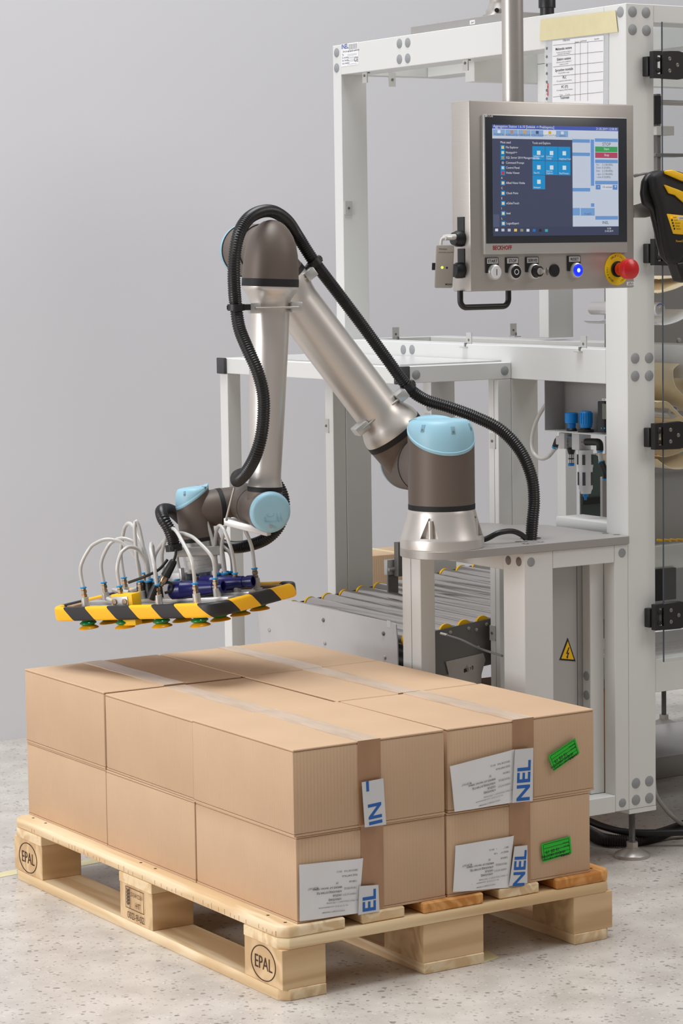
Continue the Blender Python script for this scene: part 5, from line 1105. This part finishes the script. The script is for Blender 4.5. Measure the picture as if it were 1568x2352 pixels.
web('film_web', [(1508, 1055), (1525, 1068), (1550, 1078), (1590, 1072), (1640, 1050)], .62, .86)
web('film_web', [(1508, 1045), (1525, 1050), (1560, 1040), (1620, 1010)], .70, .86)
def roll(px, py, r, y0, y1, m=M_alub):
    q = PY(px, py, y0); o = MB().lathe((q.x, y0, q.z), Y_, [(0, r * .6), (.0005, r * .93), (.004, r), (y1 - y0, r)], 28).build('guide_roller', m, flm)
    MB().lathe((q.x, y0, q.z), -Y_, [(0, r * .35), (.004, r * .35)], 6).build('hex_bolt', M_ss, o)
    mb = MB(); mb.tube([(q.x + r * .75 * math.cos(t), y0 - .0005, q.z + r * .75 * math.sin(t)) for t in [R_(40 + 14 * k) for k in range(8)]], .0012, 6); mb.build('blue_arc', mat('arc_blue', (30, 90, 180), .5), o)
roll(1516, 710, .0165, .64, YB); roll(1546, 947, .0165, .64, YB)
q = PY(1556, 862, .86); MB().lathe((q.x + .012, .86, q.z - .005), Y_, [(0, .055), (.003, .058), (.012, .058), (.0121, .03), (YB - .86, .03)], 40).build('hub_disc', M_alub, flm); MB().lathe((q.x + .03, .64, q.z - .008), Y_, [(0, .03), (.001, .042), (.22, .042)], 36).build('film_roll', M_cream, flm)
for px, py in ((1558, 781), (1554, 800), (1541, 831), (1540, 873)):
    q = PY(px, py, YB); MB().lathe((q.x, YB, q.z), -Y_, [(0, .006), (.004, .0055), (.005, .002)], 12).build('plate_bolt', M_ss, flm)
for px, py, wd, ht, m in ((1511, 252, .02, .068, M_black), (1528, 300, .055, .022, M_alu), (1538, 356, .09, .008, M_gdark)):
    q = PY(px, py, .75); MB().rbox(q.x - wd / 2, q.x + wd / 2, .75, .79, q.z - ht / 2, q.z + ht / 2, .001, 1).build('slide_block', m, flm)
q = PY(1522, 234, .75); MB().cyl((q.x, .77, q.z), (q.x + .3, .77, q.z), .0065, n=16).build('guide_rod', M_ss, flm); MB().rbox(q.x - .01, q.x + .002, .76, .78, .5 + .96, q.z + .02, .001, 1).build('upright_rail', M_gdark, flm)
q = PY(1505, 328, .75); mb = MB(); mb.tube([(q.x + .004 * math.cos(k * .8), .77 + .004 * math.sin(k * .8), q.z - .02 + k * .0006) for k in range(70)], .0011, 6); mb.build('spring', M_ss, flm)
q0, q1 = PY(1510, 1253, .80), PY(1510, 1310, .80); MB().rbox(1.46, 2.45, .80, .82, q1.z, q0.z, .003).build('guide_rail', M_alu, flm)
for k in range(9):
    q = PY(1521 + 15 * k, 1242 - .5 * k, .85); MB().cyl((q.x, .845, q.z), (q.x, .87, q.z), .0035, n=10).build('yellow_pin', M_yel, flm)
q0, q1 = PY(1500, 1309, .79), PY(1553, 1376, .79); MB().rbox(q0.x - .02, q1.x, .79, .799, q1.z, q0.z, .001, 1).build('access_cover', M_blackm, flm)
for k in range(4):
    q = PY(1540, 1477 + k * 8, .62); MB().box(1.325, 2.45, .62 + k * .03, .626 + k * .03, .455, .462 + k * .001).build('track_rail', M_alub, flm)
MB().box(1.325, 2.45, .535, .90, .448, .455).build('bottom_tray', M_plate, flm)
for x in (1.95, 2.40):
    for y in (.86,): prof('support_leg', x, x + .04, y, y + .04, .0, .447, flm, M_grey)
    prof('support_leg', x, x + .035, YB + .031, YB + .06, .0, 1.46, flm, M_grey)
# frame foot and low box in the background
bgf = thing('conveyor_stand', 'grey background stand with round levelling foot, seen under the machine beam', 'stand', (2.39, 1.77, 0))
MB().rbox(2.2, 3.4, 1.73, 1.81, .155, .235, .002).build('stand_beam', M_grey, bgf); foot(bgf, 2.393, 1.767, .158, .045); foot(bgf, 3.2, 1.767, .158, .045)
lo = MB().rbox(1.75, 3.4, 1.18, 1.55, 0, .06, .003).build('floor_duct', mat('duct_grey', (176, 172, 168), .3, .2)); tag(lo, 'low flat grey duct lying on the floor behind the machine post', 'duct')
# cables on the floor
def fl(pts, z): return [PZ(1300 + x / 5.85, 1780 + y / 5.85, z) for x, y in pts]
cd_ = hose([PZ(1150, 1838, .016)] + fl([(60, 620), (295, 770), (500, 865), (750, 885), (1000, 862), (1300, 790), (1568, 695), (1800, 600)], .016), .0155, .005, 16).build('floor_conduit', mat('conduit_black', (30, 28, 28), .4)); tag(cd_, 'black corrugated conduit lying on the floor behind the levelling foot', 'conduit')
c_ = MB().tube(resample(spline([PZ(1160, 1830, .009)] + fl([(100, 540), (300, 615), (500, 695), (750, 760), (1000, 778), (1300, 775), (1568, 770), (1800, 772)], .035), 10), .01), .0085, 12).build('floor_cable', M_black); tag(c_, 'smooth black cable lying across the corrugated floor conduit', 'cable')
c_ = MB().tube(resample(spline(fl([(940, 925), (1200, 880), (1400, 845), (1568, 830), (1800, 815)], .005), 10), .01), .0045, 10).build('floor_cable', mat('taupe_cable', (118, 108, 102), .4)); tag(c_, 'thin taupe cable on the floor in front of the black conduit', 'cable')
c_ = MB().tube(resample(spline([PY(1500, 1790, .60), PY(1506, 1826, .58), PY(1528, 1858, .57), PZ(1552, 1882, .06), PZ(1575, 1898, .012), PZ(1610, 1915, .006)], 10), .008), .0055, 10).build('floor_cable', mat('grey_cable2', (150, 146, 142), .45)); tag(c_, 'light grey cable hanging from the machine post down to the floor', 'cable')
# tape marks on the floor
for pts, lb in ((((-20, 2008), (38, 1997), (40, 2008), (-20, 2019)), 'pale masking tape strip on the floor reaching the pallet corner by the wall'), (((182, 1990), (252, 1977), (246, 1966), (182, 1978)), 'pale masking tape piece on the floor under the long pallet side'), (((1085, 2196), (1118, 2182), (1146, 2199), (1106, 2214)), 'small pale masking tape piece beside the middle pallet block')):
    t = MB().prism([PZ(x, y, .0003) for x, y in pts], (0, 0, .0004)).build('floor_tape', M_mask); tag(t, lb, 'tape')
